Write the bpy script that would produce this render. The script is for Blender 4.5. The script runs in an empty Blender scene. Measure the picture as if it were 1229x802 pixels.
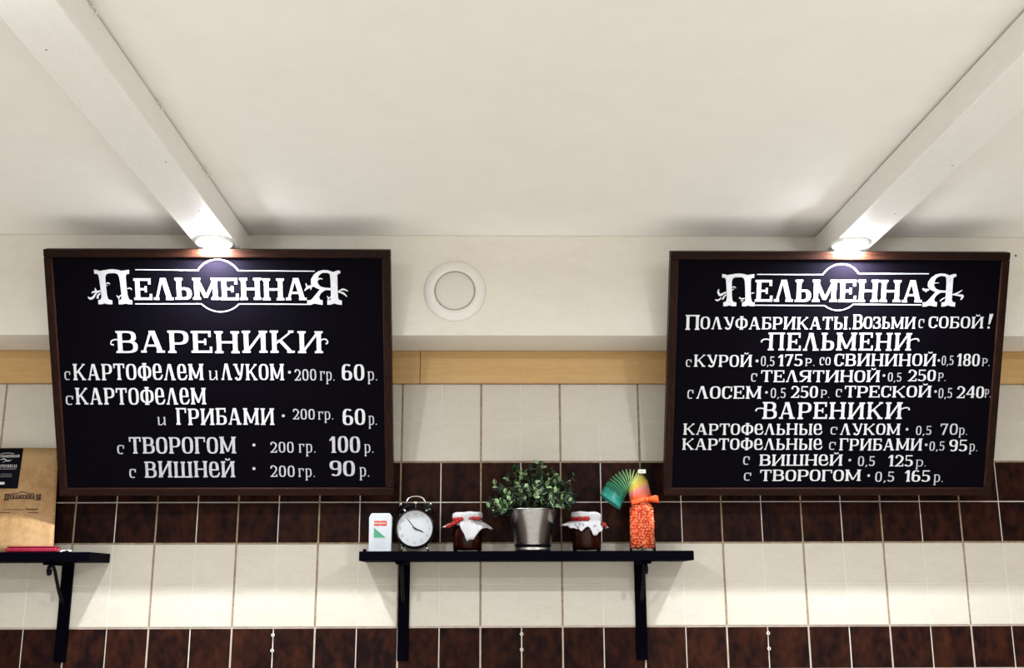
import bpy, math, random
from mathutils import Vector, Matrix

scene = bpy.context.scene
COL = scene.collection
PI = math.pi
random.seed(7)

# ------------------------------------------------------------------ camera
cam_data = bpy.data.cameras.new('camera')
cam_data.sensor_fit = 'HORIZONTAL'
cam_data.sensor_width = 36.0
cam_data.lens = 1288.55 / 1229.0 * 36.0
cam_data.clip_start = 0.05
cam = bpy.data.objects.new('camera', cam_data)
COL.objects.link(cam)
Fv = Vector((0.018503, 0.973048, 0.229858))
Rv = Vector((0.999828, -0.018337, -0.002859))
Uv = Vector((-0.001433, -0.229872, 0.973220))
cam.matrix_world = Matrix(((Rv.x, Uv.x, -Fv.x, 0.02758), (Rv.y, Uv.y, -Fv.y, -2.69765),
                           (Rv.z, Uv.z, -Fv.z, 0.09300), (0, 0, 0, 1)))
scene.camera = cam

# ------------------------------------------------------------------ world, view
world = bpy.data.worlds.new('room_light')
scene.world = world
world.use_nodes = True
bg = world.node_tree.nodes['Background']
bg.inputs['Color'].default_value = (1.0, 0.955, 0.88, 1)
bg.inputs['Strength'].default_value = 1.12
scene.view_settings.view_transform = 'Standard'
scene.view_settings.look = 'None'
scene.view_settings.exposure = 0.0
scene.view_settings.gamma = 1.0
scene.view_settings.use_curve_mapping = False

LAMP_W = 25.0
ROOM_LAMP_W = 15.0
BEAM_X = (-0.613, 0.870)
LAMP_Y = (-0.334, -1.55, -2.75)

# ------------------------------------------------------------------ materials
def mat(name, color, rough=0.5, metal=0.0, spec=0.5, noise=None, bump=None, coords='Object',
        emit=None, alpha=None, trans=0.0, ior=1.45, perobj=False, coat=0.0, extra=None):
    """noise=(scale, second colour, detail, stretch xyz, lo, hi); bump=(scale, strength, distance)"""
    m = bpy.data.materials.new(name)
    m.use_nodes = True
    nt = m.node_tree
    b = nt.nodes['Principled BSDF']
    b.inputs['Base Color'].default_value = (*color, 1)
    b.inputs['Roughness'].default_value = rough
    b.inputs['Metallic'].default_value = metal
    b.inputs['Specular IOR Level'].default_value = spec
    b.inputs['Transmission Weight'].default_value = trans
    b.inputs['IOR'].default_value = ior
    b.inputs['Coat Weight'].default_value = coat
    if emit:
        b.inputs['Emission Color'].default_value = (*emit[0], 1)
        b.inputs['Emission Strength'].default_value = emit[1]
    tc = nt.nodes.new('ShaderNodeTexCoord')
    vec = tc.outputs[coords]
    if perobj:
        oi = nt.nodes.new('ShaderNodeObjectInfo')
        mul = nt.nodes.new('ShaderNodeVectorMath'); mul.operation = 'MULTIPLY_ADD'
        comb = nt.nodes.new('ShaderNodeCombineXYZ')
        for i in range(3): nt.links.new(oi.outputs['Random'], comb.inputs[i])
        nt.links.new(comb.outputs[0], mul.inputs[0])
        mul.inputs[1].default_value = (37.0, 11.0, 53.0)
        nt.links.new(vec, mul.inputs[2])
        vec = mul.outputs[0]
    if noise:
        sc, c2, det, st, lo, hi = noise
        mp = nt.nodes.new('ShaderNodeMapping')
        mp.inputs['Scale'].default_value = st
        nt.links.new(vec, mp.inputs['Vector'])
        nz = nt.nodes.new('ShaderNodeTexNoise')
        nz.inputs['Scale'].default_value = sc
        nz.inputs['Detail'].default_value = det
        nz.inputs['Roughness'].default_value = 1.12
        nt.links.new(mp.outputs[0], nz.inputs['Vector'])
        rp = nt.nodes.new('ShaderNodeValToRGB')
        rp.color_ramp.elements[0].position = lo
        rp.color_ramp.elements[1].position = hi
        rp.color_ramp.elements[0].color = (*color, 1)
        rp.color_ramp.elements[1].color = (*c2, 1)
        nt.links.new(nz.outputs['Fac'], rp.inputs['Fac'])
        nt.links.new(rp.outputs['Color'], b.inputs['Base Color'])
    if bump:
        nb = nt.nodes.new('ShaderNodeTexNoise')
        nb.inputs['Scale'].default_value = bump[0]
        nb.inputs['Detail'].default_value = 3
        nt.links.new(vec, nb.inputs['Vector'])
        bp = nt.nodes.new('ShaderNodeBump')
        bp.inputs['Strength'].default_value = bump[1]
        bp.inputs['Distance'].default_value = bump[2]
        nt.links.new(nb.outputs['Fac'], bp.inputs['Height'])
        nt.links.new(bp.outputs['Normal'], b.inputs['Normal'])
    return m

def vcol_mat(name, rough=0.4, spec=0.5, sub=0.0):
    m = mat(name, (1, 1, 1), rough=rough, spec=spec)
    nt = m.node_tree
    a = nt.nodes.new('ShaderNodeVertexColor'); a.layer_name = 'Col'
    nt.links.new(a.outputs['Color'], nt.nodes['Principled BSDF'].inputs['Base Color'])
    return m

M = {}
M['ceiling'] = mat('ceiling_paint', (0.90, 0.885, 0.84), 0.75, noise=(1.6, (0.86, 0.845, 0.80), 4, (1, 1, 1), .35, .7), bump=(60, .12, .002))
M['beam'] = mat('beam_paint', (0.90, 0.89, 0.855), 0.5, noise=(9, (0.85, 0.835, 0.79), 4, (4, .6, 4), .4, .7), bump=(40, .15, .002))
M['soffit'] = mat('soffit_paint', (0.80, 0.76, 0.68), 0.6, noise=(5, (0.755, 0.71, 0.625), 4, (1, 1, 2), .4, .7), bump=(35, .12, .002))
M['floor'] = mat('floor_tile', (0.30, 0.25, 0.20), 0.5, noise=(3, (0.22, 0.18, 0.14), 3, (1, 1, 1), .4, .6))
M['unseen_wall'] = mat('brown_unseen_wall', (0.10, 0.065, 0.045), 0.6, bump=(40, .1, .002))
M['plank'] = mat('pine_plank', (0.62, 0.40, 0.17), 0.5, noise=(6, (0.50, 0.29, 0.10), 6, (.7, 4, 14), .42, .68), bump=(50, .2, .002))
M['tile_white'] = mat('cream_tile_glaze', (0.61, 0.57, 0.49), 0.28, spec=.3, noise=(7, (0.555, 0.51, 0.425), 5, (1, 1, 2.5), .4, .7), bump=(28, .10, .002), perobj=True)
M['tile_brown'] = mat('brown_tile_glaze', (0.0095, 0.0045, 0.0046), 0.30, spec=.04, noise=(8, (0.062, 0.0185, 0.0085), 3, (1.3, 1, .8), .38, .88), bump=(30, .15, .003), perobj=True)
M['grout'] = mat('pale_grout', (0.80, 0.74, 0.66), 0.9, bump=(300, .4, .001))
M['grout_dark'] = mat('tan_grout', (0.26, 0.18, 0.11), 0.9, noise=(20, (0.36, 0.28, 0.20), 3, (1, 1, 1), .4, .6), bump=(300, .5, .001))
M['grout_lit'] = mat('lit_tan_grout', (0.50, 0.42, 0.36), 0.9, noise=(20, (0.42, 0.34, 0.27), 3, (1, 1, 1), .4, .6))  # paler copy of the tan grout, lamp light put into the colour
M['frame_h'] = mat('stained_wood_rail', (0.009, 0.0032, 0.0022), 0.42, spec=.10, noise=(9, (0.045, 0.014, 0.0065), 6, (.8, 9, 9), .45, .72), bump=(60, .2, .001))
M['frame_v'] = mat('stained_wood_stile', (0.009, 0.0032, 0.0022), 0.42, spec=.10, noise=(9, (0.045, 0.014, 0.0065), 6, (9, 9, .8), .45, .72), bump=(60, .2, .001))
M['slate'] = mat('black_board_paint', (0.0026, 0.0021, 0.0038), 0.42, spec=.015, bump=(26, .10, .002))
M['paint'] = mat('white_marker_paint', (0.72, 0.72, 0.75), 0.55, noise=(55, (0.52, 0.52, 0.56), 5, (1, 1, 1), .42, .66))
M['paint_grey'] = mat('grey_marker_paint', (0.60, 0.60, 0.64), 0.6, noise=(75, (0.36, 0.36, 0.40), 5, (1, 1, 1), .40, .64))  # greyer, blotchier copy for small words and the lowest left lines
M['score'] = mat('cream_score', (0.74, 0.70, 0.62), 0.6)
M['shelf'] = mat('black_shelf_paint', (0.0012, 0.0010, 0.0030), 0.6, spec=.015, bump=(90, .2, .0006))
M['lamp_ring'] = mat('lamp_trim_white', (0.85, 0.85, 0.85), 0.3)
M['lamp_lens'] = mat('lamp_lens_lit', (1, 1, 1), 0.3, emit=((0.92, 0.95, 1.0), 260.0))
M['vent'] = mat('vent_plastic', (0.83, 0.80, 0.75), 0.4)
M['vent_disc'] = mat('vent_disc_plastic', (0.72, 0.69, 0.64), 0.45)
M['plastic_white'] = mat('white_plastic', (0.44, 0.455, 0.48), 0.4, spec=.2)
M['orange_label'] = mat('orange_print', (0.45, 0.035, 0.006), 0.4)
M['green_label'] = mat('green_print', (0.04, 0.22, 0.12), 0.4)
M['grey_print'] = mat('grey_print', (0.22, 0.24, 0.26), 0.5)
M['clock_black'] = mat('clock_black_enamel', (0.002, 0.002, 0.004), 0.2, spec=.3)
M['chrome'] = mat('chrome', (0.78, 0.76, 0.73), 0.15, metal=1)
M['clock_face'] = mat('clock_face_paper', (0.43, 0.44, 0.45), 0.5)
M['hand'] = mat('black_clock_hand', (0.02, 0.02, 0.02), 0.4)
M['numeral'] = mat('grey_numeral', (0.20, 0.21, 0.23), 0.5)
M['steel'] = mat('brushed_steel', (0.50, 0.495, 0.48), 0.20, metal=1, noise=(60, (0.36, 0.355, 0.34), 3, (1, 1, 14), .4, .6))
_nt = M['steel'].node_tree
_tg = _nt.nodes.new('ShaderNodeTangent'); _tg.direction_type = 'RADIAL'; _tg.axis = 'Z'
_nt.links.new(_tg.outputs[0], _nt.nodes['Principled BSDF'].inputs['Tangent'])
_nt.nodes['Principled BSDF'].inputs['Anisotropic'].default_value = .8
M['soil'] = mat('dark_soil', (0.012, 0.009, 0.006), 0.95)
M['stem'] = mat('green_stem', (0.05, 0.08, 0.02), 0.6)
M['leaf'] = vcol_mat('leaf_green', 0.42, .35)
M['spring'] = vcol_mat('rainbow_plastic', 0.3, .5)
def thin_glass(name):
    m = bpy.data.materials.new(name); m.use_nodes = True
    nt = m.node_tree; nt.nodes.clear()
    out = nt.nodes.new('ShaderNodeOutputMaterial'); mx = nt.nodes.new('ShaderNodeMixShader')
    tr = nt.nodes.new('ShaderNodeBsdfTransparent'); gl = nt.nodes.new('ShaderNodeBsdfGlossy')
    gl.inputs['Roughness'].default_value = .04; tr.inputs['Color'].default_value = (.97, .98, .97, 1)
    fr = nt.nodes.new('ShaderNodeFresnel'); fr.inputs['IOR'].default_value = 1.22
    nt.links.new(fr.outputs[0], mx.inputs[0]); nt.links.new(tr.outputs[0], mx.inputs[1]); nt.links.new(gl.outputs[0], mx.inputs[2])
    nt.links.new(mx.outputs[0], out.inputs['Surface'])
    return m
M['glass'] = thin_glass('clear_glass')
M['jam'] = mat('dark_red_jam', (0.016, 0.0025, 0.0015), 0.25, spec=.2, noise=(40, (0.05, 0.009, 0.004), 3, (1, 1, 1), .45, .7))
M['cloth'] = mat('white_cloth', (0.40, 0.39, 0.40), 0.9, bump=(180, .3, .001))
M['ribbon'] = mat('red_patterned_ribbon', (0.22, 0.001, 0.002), 0.7, spec=.1, noise=(300, (0.42, 0.18, 0.16), 2, (1, 1, 1), .56, .62))
M['dark_dot'] = mat('dark_embroidery', (0.05, 0.05, 0.09), 0.8)
M['lid'] = mat('jar_lid_metal', (0.5, 0.4, 0.2), 0.35, metal=1)
M['bead'] = mat('orange_bead', (0.80, 0.060, 0.012), 0.2, spec=.9, noise=(110, (1.0, 0.33, 0.14), 1, (1, 1, 1), .38, .62))  # paler noise colour paints pinkish highlights on the beads
M['orange_cloth'] = mat('orange_ribbon', (0.88, 0.10, 0.012), 0.5)
M['tag_white'] = mat('tag_plastic', (0.80, 0.84, 0.72), 0.4)
M['kraft'] = mat('kraft_paper', (0.40, 0.25, 0.11), 0.6, noise=(7, (0.30, 0.155, 0.055), 4, (1, 1, 1), .42, .68), bump=(120, .15, .001))
M['ink'] = mat('dark_ink', (0.04, 0.018, 0.010), 0.6)
M['poster_black'] = mat('black_leaflet', (0.004, 0.004, 0.009), 0.6, spec=.05)
M['poster_print'] = mat('pale_print', (0.62, 0.62, 0.58), 0.6)
M['pink'] = mat('crimson_plastic', (0.30, 0.008, 0.035), 0.35, noise=(30, (0.38, 0.02, 0.06), 2, (1, 1, 1), .4, .7))
M['paper'] = mat('white_paper', (0.80, 0.80, 0.76), 0.8)
M['iron'] = mat('black_iron', (0.003, 0.003, 0.006), 0.5, spec=.08)
M['hook'] = mat('painted_hook', (0.78, 0.74, 0.66), 0.5)
M['nail'] = mat('nail_dark', (0.05, 0.04, 0.035), 0.5)

# ------------------------------------------------------------------ mesh helpers
class MB:
    def __init__(self):
        self.v, self.f, self.c = [], [], []
    def add(self, vs, fs, col=None):
        n = len(self.v)
        self.v += [tuple(p) for p in vs]
        self.f += [tuple(i + n for i in f) for f in fs]
        self.c += [col] * len(fs)
        return self
    def box(self, lo, hi):
        x0, y0, z0 = lo; x1, y1, z1 = hi
        return self.add([(x0, y0, z0), (x1, y0, z0), (x1, y1, z0), (x0, y1, z0), (x0, y0, z1), (x1, y0, z1), (x1, y1, z1), (x0, y1, z1)],
                        [(0, 3, 2, 1), (4, 5, 6, 7), (0, 1, 5, 4), (1, 2, 6, 5), (2, 3, 7, 6), (3, 0, 4, 7)])
    def lathe(self, prof, c=(0, 0, 0), n=32, axis='z', wob=None):
        """prof: list of (r, h); closed where r == 0"""
        base = len(self.v)
        rings = []
        for (r, h) in prof:
            ring = []
            if r < 1e-7:
                ring = [len(self.v)] * n
                p = (0, 0, h)
                self.v.append(self._ax(p, c, axis))
            else:
                for k in range(n):
                    a = 2 * PI * k / n
                    ring.append(len(self.v))
                    self.v.append(self._ax((r * math.cos(a), r * math.sin(a), h), c, axis))
            rings.append(ring)
        for i in range(len(rings) - 1):
            A, B = rings[i], rings[i + 1]
            for k in range(n):
                k2 = (k + 1) % n
                f = []
                for q in (A[k], A[k2], B[k2], B[k]):
                    if q not in f: f.append(q)
                if len(f) > 2:
                    self.f.append(tuple(f)); self.c.append(None)
        return self
    @staticmethod
    def _ax(p, c, axis):
        x, y, z = p
        if axis == 'y': x, y, z = x, -z, y      # height runs towards the room (-y)
        if axis == 'x': x, y, z = z, x, y
        return (x + c[0], y + c[1], z + c[2])
    def tube(self, pts, r, n=8, closed=False, col=None, cols=None):
        pts = [Vector(p) for p in pts]
        rs = r if isinstance(r, (list, tuple)) else [r] * len(pts)
        m = len(pts)
        up = None
        base = len(self.v)
        for i, p in enumerate(pts):
            if closed: d = pts[(i + 1) % m] - pts[i - 1]
            else: d = pts[min(i + 1, m - 1)] - pts[max(i - 1, 0)]
            d.normalize()
            if up is None:
                up = Vector((0, 0, 1)) if abs(d.z) < .9 else Vector((1, 0, 0))
            s = d.cross(up)
            if s.length < 1e-6: s = d.cross(Vector((0, 1, 0)))
            s.normalize(); up = s.cross(d).normalized()
            for k in range(n):
                a = 2 * PI * k / n
                self.v.append(tuple(p + (s * math.cos(a) + up * math.sin(a)) * rs[i]))
        segs = m if closed else m - 1
        for i in range(segs):
            a0 = base + i * n; b0 = base + ((i + 1) % m) * n
            for k in range(n):
                k2 = (k + 1) % n
                self.f.append((a0 + k, a0 + k2, b0 + k2, b0 + k))
                self.c.append(cols[i] if cols else col)
        if not closed:
            self.f.append(tuple(base + k for k in range(n))[::-1]); self.c.append(cols[0] if cols else col)
            self.f.append(tuple(base + (m - 1) * n + k for k in range(n))); self.c.append(cols[-1] if cols else col)
        return self
    def build(self, name, material, parent=None, smooth=False, loc=None, bevel=0, kind=None, normals=True):
        me = bpy.data.meshes.new(name)
        me.from_pydata(self.v, [], self.f)
        if any(c is not None for c in self.c):
            at = me.color_attributes.new('Col', 'FLOAT_COLOR', 'CORNER')
            i = 0
            for fc, col in zip(self.f, self.c):
                for _ in fc:
                    at.data[i].color = (*(col or (1, 1, 1)), 1); i += 1
        me.validate()
        if normals:
            import bmesh
            bm = bmesh.new(); bm.from_mesh(me)
            bmesh.ops.recalc_face_normals(bm, faces=bm.faces)
            bm.to_mesh(me); bm.free()
        if smooth:
            me.polygons.foreach_set('use_smooth', [True] * len(me.polygons))
        me.materials.append(material)
        o = bpy.data.objects.new(name, me)
        COL.objects.link(o)
        if parent is not None: o.parent = parent
        if loc: o.location = loc
        if bevel:
            md = o.modifiers.new('bevel', 'BEVEL'); md.width = bevel; md.segments = 2; md.limit_method = 'ANGLE'
        if kind: o['kind'] = kind
        return o

def tag(o, label=None, cat=None, group=None, kind=None):
    if label: o['label'] = label
    if cat: o['category'] = cat
    if group: o['group'] = group
    if kind: o['kind'] = kind
    return o
def empty(name, loc, label=None, cat=None, group=None, rot=None):
    o = bpy.data.objects.new(name, None)
    COL.objects.link(o)
    o.location = loc
    o.empty_display_size = .05
    if rot: o.rotation_euler = rot
    return tag(o, label, cat, group)
def copy_part(o, parent, loc=None):
    c = o.copy(); COL.objects.link(c); c.parent = parent
    if loc: c.location = loc
    return c

# ------------------------------------------------------------------ drawn slab-serif letters (flat strokes of paint)
class Pen:
    """collects flat polygons in (x, y); layers are lifted a hair so that overlaps never coincide"""
    def __init__(self): self.p = []
    def poly(self, pts): self.p.append(('p', list(pts)))
    def strip(self, a, b): self.p.append(('s', list(a), list(b)))
    def rect(self, x0, y0, x1, y1): self.poly([(x0, y0), (x1, y0), (x1, y1), (x0, y1)])
    def line(self, x0, y0, x1, y1, w):
        """slanted bar whose ends are cut level; w is its horizontal width"""
        self.poly([(x0 - w / 2, y0), (x0 + w / 2, y0), (x1 + w / 2, y1), (x1 - w / 2, y1)])
    def stroke(self, pts, w, sub=5):
        P = [Vector(q) for q in pts]
        W = list(w) if isinstance(w, (list, tuple)) else [w] * len(P)
        Q, WW = [], []
        for i in range(len(P) - 1):
            p0 = P[max(i - 1, 0)]; p1 = P[i]; p2 = P[i + 1]; p3 = P[min(i + 2, len(P) - 1)]
            for k in range(sub):
                t = k / sub
                q = 0.5 * ((2 * p1) + (-p0 + p2) * t + (2 * p0 - 5 * p1 + 4 * p2 - p3) * t * t + (-p0 + 3 * p1 - 3 * p2 + p3) * t ** 3)
                Q.append(q); WW.append(W[i] * (1 - t) + W[i + 1] * t)
        Q.append(P[-1]); WW.append(W[-1])
        A, B = [], []
        for i, q in enumerate(Q):
            d = Q[min(i + 1, len(Q) - 1)] - Q[max(i - 1, 0)]
            n = Vector((-d.y, d.x))
            if n.length > 0: n.normalize()
            A.append(tuple(q + n * WW[i] / 2)); B.append(tuple(q - n * WW[i] / 2))
        self.strip(A, B)
    def ring(self, cx, cy, rx, ry, a0, a1, T, t, e=2.5, n=18):
        A, B = [], []
        for i in range(n + 1):
            a = math.radians(a0 + (a1 - a0) * i / n)
            c, s = math.cos(a), math.sin(a)
            fx = math.copysign(abs(c) ** (2 / e), c); fy = math.copysign(abs(s) ** (2 / e), s)
            A.append((cx + rx * fx, cy + ry * fy)); B.append((cx + (rx - T) * fx, cy + (ry - t) * fy))
        self.strip(A, B)
    def dot(self, cx, cy, rx, ry=None, n=10):
        ry = ry or rx
        self.poly([(cx + rx * math.cos(2 * PI * k / n), cy + ry * math.sin(2 * PI * k / n)) for k in range(n)])

WID = {'А': .95, 'Б': .78, 'В': .84, 'Г': .74, 'Е': .8, 'З': .68, 'И': .98, 'Й': .98, 'К': .96, 'Л': .9, 'М': 1.15, 'Н': .95,
       'О': .78, 'П': .93, 'Р': .8, 'С': .74, 'Т': .82, 'У': .86, 'Ф': 1.0, 'Ш': 1.3, 'Ь': .72, 'Ы': 1.12, 'Я': .86, 'е': .72,
       'с': .62, 'и': .9, 'о': .7, 'р': .72, 'г': .62, '0': .66, '1': .42, '2': .66, '3': .64, '4': .7, '5': .64, '6': .66,
       '7': .62, '8': .66, '9': .66, '.': .22, ',': .22, '!': .3, '·': .4}

def glyph(pen, ch, X, Y, w, h, T, t, s, o):
    """draw ch in the box X..X+w, Y..Y+h; T, t stem and hairline width, s serif height, o serif overhang (all in metres)"""
    S0 = len(pen.p)
    L = X + o; R = X + w - o                 # outer edges of the stems
    top = Y + h; mid = Y + h * .5
    def stem(xl, y0=Y, y1=top, b=True, tp=True, bl=1, br=1, tl=1, tr=1):
        pen.rect(xl, y0, xl + T, y1)
        if b: pen.poly([(xl - o * bl, y0), (xl + T + o * br, y0), (xl + T + o * br, y0 + s * .75), (xl + T, y0 + s * 1.25), (xl, y0 + s * 1.25), (xl - o * bl, y0 + s * .75)])
        if tp: pen.poly([(xl - o * tl, y1), (xl - o * tl, y1 - s * .75), (xl, y1 - s * 1.25), (xl + T, y1 - s * 1.25), (xl + T + o * tr, y1 - s * .75), (xl + T + o * tr, y1)])
    def bowl(x0, x1, y0, y1, T=T, t=t):
        rx = min((x1 - x0) * .62, (x1 - x0)); ry = (y1 - y0) / 2
        pen.ring(x1 - rx, (y0 + y1) / 2, rx, ry, 90, -90, T, t, e=2.7)
        pen.rect(x0, y1 - t, x1 - rx + .0001, y1); pen.rect(x0, y0, x1 - rx + .0001, y0 + t)
    def foot(x, wd, y=Y, up=True):
        if up: pen.rect(x - wd / 2, y, x + wd / 2, y + s)
        else: pen.rect(x - wd / 2, y - s, x + wd / 2, y)
    if ch in 'АЛ':
        ax = X + w * .47
        pen.line(X + o + t * .6, Y, ax - t * .4, top, t * 1.15)
        pen.line(X + w - o - T * .6, Y, ax + T * .12, top, T * 1.1)
        foot(X + o + t * .6, t + 2 * o); foot(X + w - o - T * .6, T + 2 * o)
        pen.rect(ax - o * 1.1 - t * .4, top - s, ax + T * .5 + o * .6, top)
        if ch == 'А': pen.rect(X + w * .27, Y + h * .28, X + w * .68, Y + h * .28 + t)
    elif ch == 'Б':
        stem(L, tp=False); pen.rect(L - o, top - s, R, top)
        pen.rect(R - t, top - h * .26, R, top)
        bowl(L + T * .5, X + w, Y, Y + h * .56)
    elif ch == 'В':
        stem(L); bowl(L + T * .5, X + w * .93, mid - t * .3, top); bowl(L + T * .5, X + w, Y, mid + t * .7)
    elif ch in 'Гг':
        stem(L, tp=False); pen.rect(L - o, top - s, X + w, top); pen.rect(X + w - t * 1.1, top - h * .3, X + w, top)
    elif ch == 'Е':
        stem(L, b=False, tp=False)
        pen.rect(L - o, top - s, X + w * .95, top); pen.rect(L - o, Y, X + w, Y + s)
        pen.rect(X + w * .95 - t * 1.2, top - h * .28, X + w * .95, top); pen.rect(X + w - t * 1.2, Y, X + w, Y + h * .28)
        pen.rect(L, mid - t * .5, X + w * .72, mid + t * .5); pen.rect(X + w * .72 - t, mid - h * .14, X + w * .72, mid + h * .14)
    elif ch in 'З3':
        pen.ring(X + w * .42, Y + h * .745, w * .5, h * .255, 150, -90, T, t, e=2.4)
        pen.ring(X + w * .45, Y + h * .27, w * .55, h * .27, 90, -155, T, t, e=2.4)
        pen.rect(X + w * .3, mid - t * .45, X + w * .5, mid + t * .55)
        if ch == 'З': pen.rect(X, top - h * .3, X + t, top); pen.rect(X, Y, X + t, Y + h * .3)
    elif ch in 'ИЙ':
        stem(L); stem(R - T)
        pen.line(L + T * .7, Y + s * .6, R - T * .7, top - s * .6, t * 1.5)
        if ch == 'Й': pen.stroke([(X + w * .34, top + h * .16), (X + w * .5, top + h * .07), (X + w * .66, top + h * .16)], [t * 1.3, t * .9, t * 1.3])
    elif ch == 'и':
        stem(L, b=False, tr=0); stem(R - T, tr=0, bl=0)
        pen.stroke([(L + T * .5, Y + h * .2), (L + T * .9, Y + t * .6), (X + w * .5, Y + t * .6), (R - T, Y + h * .35)], [T, t * 1.2, t, t])
    elif ch == 'К':
        stem(L)
        pen.line(L + T * .9, Y + h * .42, R - t * .9, top - s * .5, t * 1.4)
        pen.line(R - T * .5, Y + s * .4, L + T + w * .12, Y + h * .58, T)
        foot(R - T * .5, T + 1.6 * o); foot(R - t, t + 1.8 * o, top, False)
    elif ch == 'М':
        stem(L, bl=1); stem(R - T)
        cx = X + w * .5
        pen.line(cx, Y + h * .10, L + T * .55, top - s * .4, T * .85)
        pen.line(cx, Y + h * .10, R - T * .55, top - s * .4, t * 1.3)
    elif ch == 'Н':
        stem(L); stem(R - T); pen.rect(L, mid - t * .5, R, mid + t * .5)
    elif ch in 'Оо0':
        pen.ring(X + w / 2, mid, w / 2, h / 2, 0, 360, T, t, e=2.9, n=32)
    elif ch == 'П':
        stem(L, tp=False); stem(R - T, tp=False); pen.rect(L - o, top - s, R + o, top)
    elif ch in 'Рр':
        y0 = Y if ch == 'Р' else Y - h * .42
        stem(L, y0=y0); bowl(L + T * .5, X + w, Y + (h * .38 if ch == 'Р' else 0), top)
    elif ch in 'Сс':
        pen.ring(X + w / 2, mid, w / 2, h / 2, 52, 308, T, t, e=2.9, n=26)
        pen.rect(X + w - t * 1.25, Y + h * .60, X + w, top - h * .02)
        if ch == 'С': pen.rect(X + w * .70, Y + h * .12, X + w * .98, Y + h * .12 + T * .8)
    elif ch == 'Т':
        stem(X + w / 2 - T / 2, tp=False); pen.rect(X, top - s, X + w, top)
        pen.rect(X, top - h * .28, X + t * 1.1, top); pen.rect(X + w - t * 1.1, top - h * .28, X + w, top)
    elif ch == 'У':
        pen.line(X + w * .56, Y + h * .30, L + T * .5, top - s * .4, T)
        foot(L + T * .5, T + 2 * o, top, False); foot(R - t * .5, t + 2 * o, top, False)
        pen.stroke([(R - t * .6, top - s * .5), (X + w * .72, Y + h * .38), (X + w * .58, Y + h * .08), (X + w * .33, Y + t * .5), (X + w * .2, Y + h * .16)], [t * 1.4, t * 1.7, t * 1.7, t * 1.4, t * 2.2])
    elif ch == 'Ф':
        stem(X + w / 2 - T / 2, y1=top + h * .06, y0=Y - h * .02)
        pen.ring(X + w / 2, Y + h * .5, w / 2, h * .40, 0, 360, T, t, e=2.7, n=32)
    elif ch == 'Ш':
        stem(L, b=False); stem(X + w / 2 - T / 2, b=False); stem(R - T, b=False); pen.rect(L - o, Y, R + o, Y + s)
    elif ch == 'Ь':
        stem(L, b=False); bowl(L + T * .5, X + w, Y, Y + h * .56); pen.rect(L - o, Y, L + T, Y + t)
    elif ch == 'Ы':
        stem(L, b=False); bowl(L + T * .5, X + w * .64, Y, Y + h * .56); stem(R - T)
    elif ch == 'Я':
        stem(R - T); rx = (R - X) * .6
        pen.ring(X + rx, Y + h * .71, rx, h * .29, 90, 270, T, t, e=2.7)
        pen.rect(X + rx - .0001, top - t, R, top); pen.rect(X + rx - .0001, Y + h * .42, R, Y + h * .42 + t)
        pen.line(X + T * .6 + o * .3, Y, R - T * 1.3, Y + h * .45, T); foot(X + T * .6 + o * .3, T + 1.3 * o)
    elif ch == 'е':
        pen.ring(X + w * .47, mid, w * .47, h / 2, 0, 300, T, t, e=2.8, n=26)
        pen.rect(X + T * .6, mid - h * .06, X + w * .94, mid - h * .06 + t)
        pen.stroke([(X + w * .55, Y + t * .5), (X + w * .82, Y + h * .10), (X + w, Y + h * .32)], [t, t * 1.6, t * .9])
        pen.rect(X + w * .94 - T, mid - h * .06, X + w * .94, mid + h * .04)
    elif ch == '1':
        xx = X + w * .62 - T / 2
        pen.rect(xx, Y, xx + T, top); pen.rect(xx - o, Y, xx + T + o, Y + s * .8)
        pen.poly([(xx, top), (X, top - h * .2), (X, top - h * .3), (xx, top - h * .2)])
    elif ch == '2':
        pen.stroke([(X + T * .5, top - h * .27), (X + w * .2, top - h * .07), (X + w * .55, top - t * .55), (X + w - T * .5, top - h * .25), (X + w * .72, Y + h * .45), (X + w * .16, Y + s * .6)], [T, t * 1.2, t * 1.1, T, T * .85, t])
        pen.rect(X, Y, X + w, Y + s); pen.rect(X + w - t, Y, X + w, Y + h * .24)
    elif ch == '4':
        xx = X + w * .62
        pen.rect(xx, Y, xx + T, top); pen.rect(X, Y + h * .26, X + w, Y + h * .26 + t)
        pen.line(X + t * .6, Y + h * .3, xx + T * .4, top, t * 1.4); pen.rect(xx - o * .7, Y, xx + T + o * .7, Y + s * .7)
    elif ch == '5':
        pen.rect(X + w * .1, top - s * 1.1, X + w * .92, top); pen.rect(X + w * .1, mid, X + w * .1 + t, top)
        pen.ring(X + w * .45, Y + h * .31, w * .55, h * .31, 120, -150, T, t, e=2.4)
    elif ch == '6':
        pen.ring(X + w / 2, Y + h * .3, w / 2, h * .3, 0, 360, T, t, e=2.6, n=28)
        pen.ring(X + w / 2, mid, w / 2, h / 2, 50, 200, T, t, e=2.9)
        pen.rect(X, Y + h * .28, X + T, Y + h * .6)
    elif ch == '7':
        pen.rect(X, top - s * 1.1, X + w, top); pen.line(X + w * .38, Y, X + w - T * .5, top - s * .5, T); pen.rect(X, top - h * .25, X + t, top)
    elif ch == '8':
        pen.ring(X + w / 2, Y + h * .735, w * .45, h * .265, 0, 360, T, t, e=2.5, n=28)
        pen.ring(X + w / 2, Y + h * .275, w * .5, h * .275, 0, 360, T, t, e=2.5, n=28)
    elif ch == '9':
        pen.ring(X + w / 2, Y + h * .7, w / 2, h * .3, 0, 360, T, t, e=2.6, n=28)
        pen.ring(X + w / 2, mid, w / 2, h / 2, 20, -130, T, t, e=2.9)
        pen.rect(X + w - T, Y + h * .4, X + w, Y + h * .72)
    elif ch == '.':
        pen.dot(X + w / 2, Y + t * .7, t * .75)
    elif ch == ',':
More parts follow.
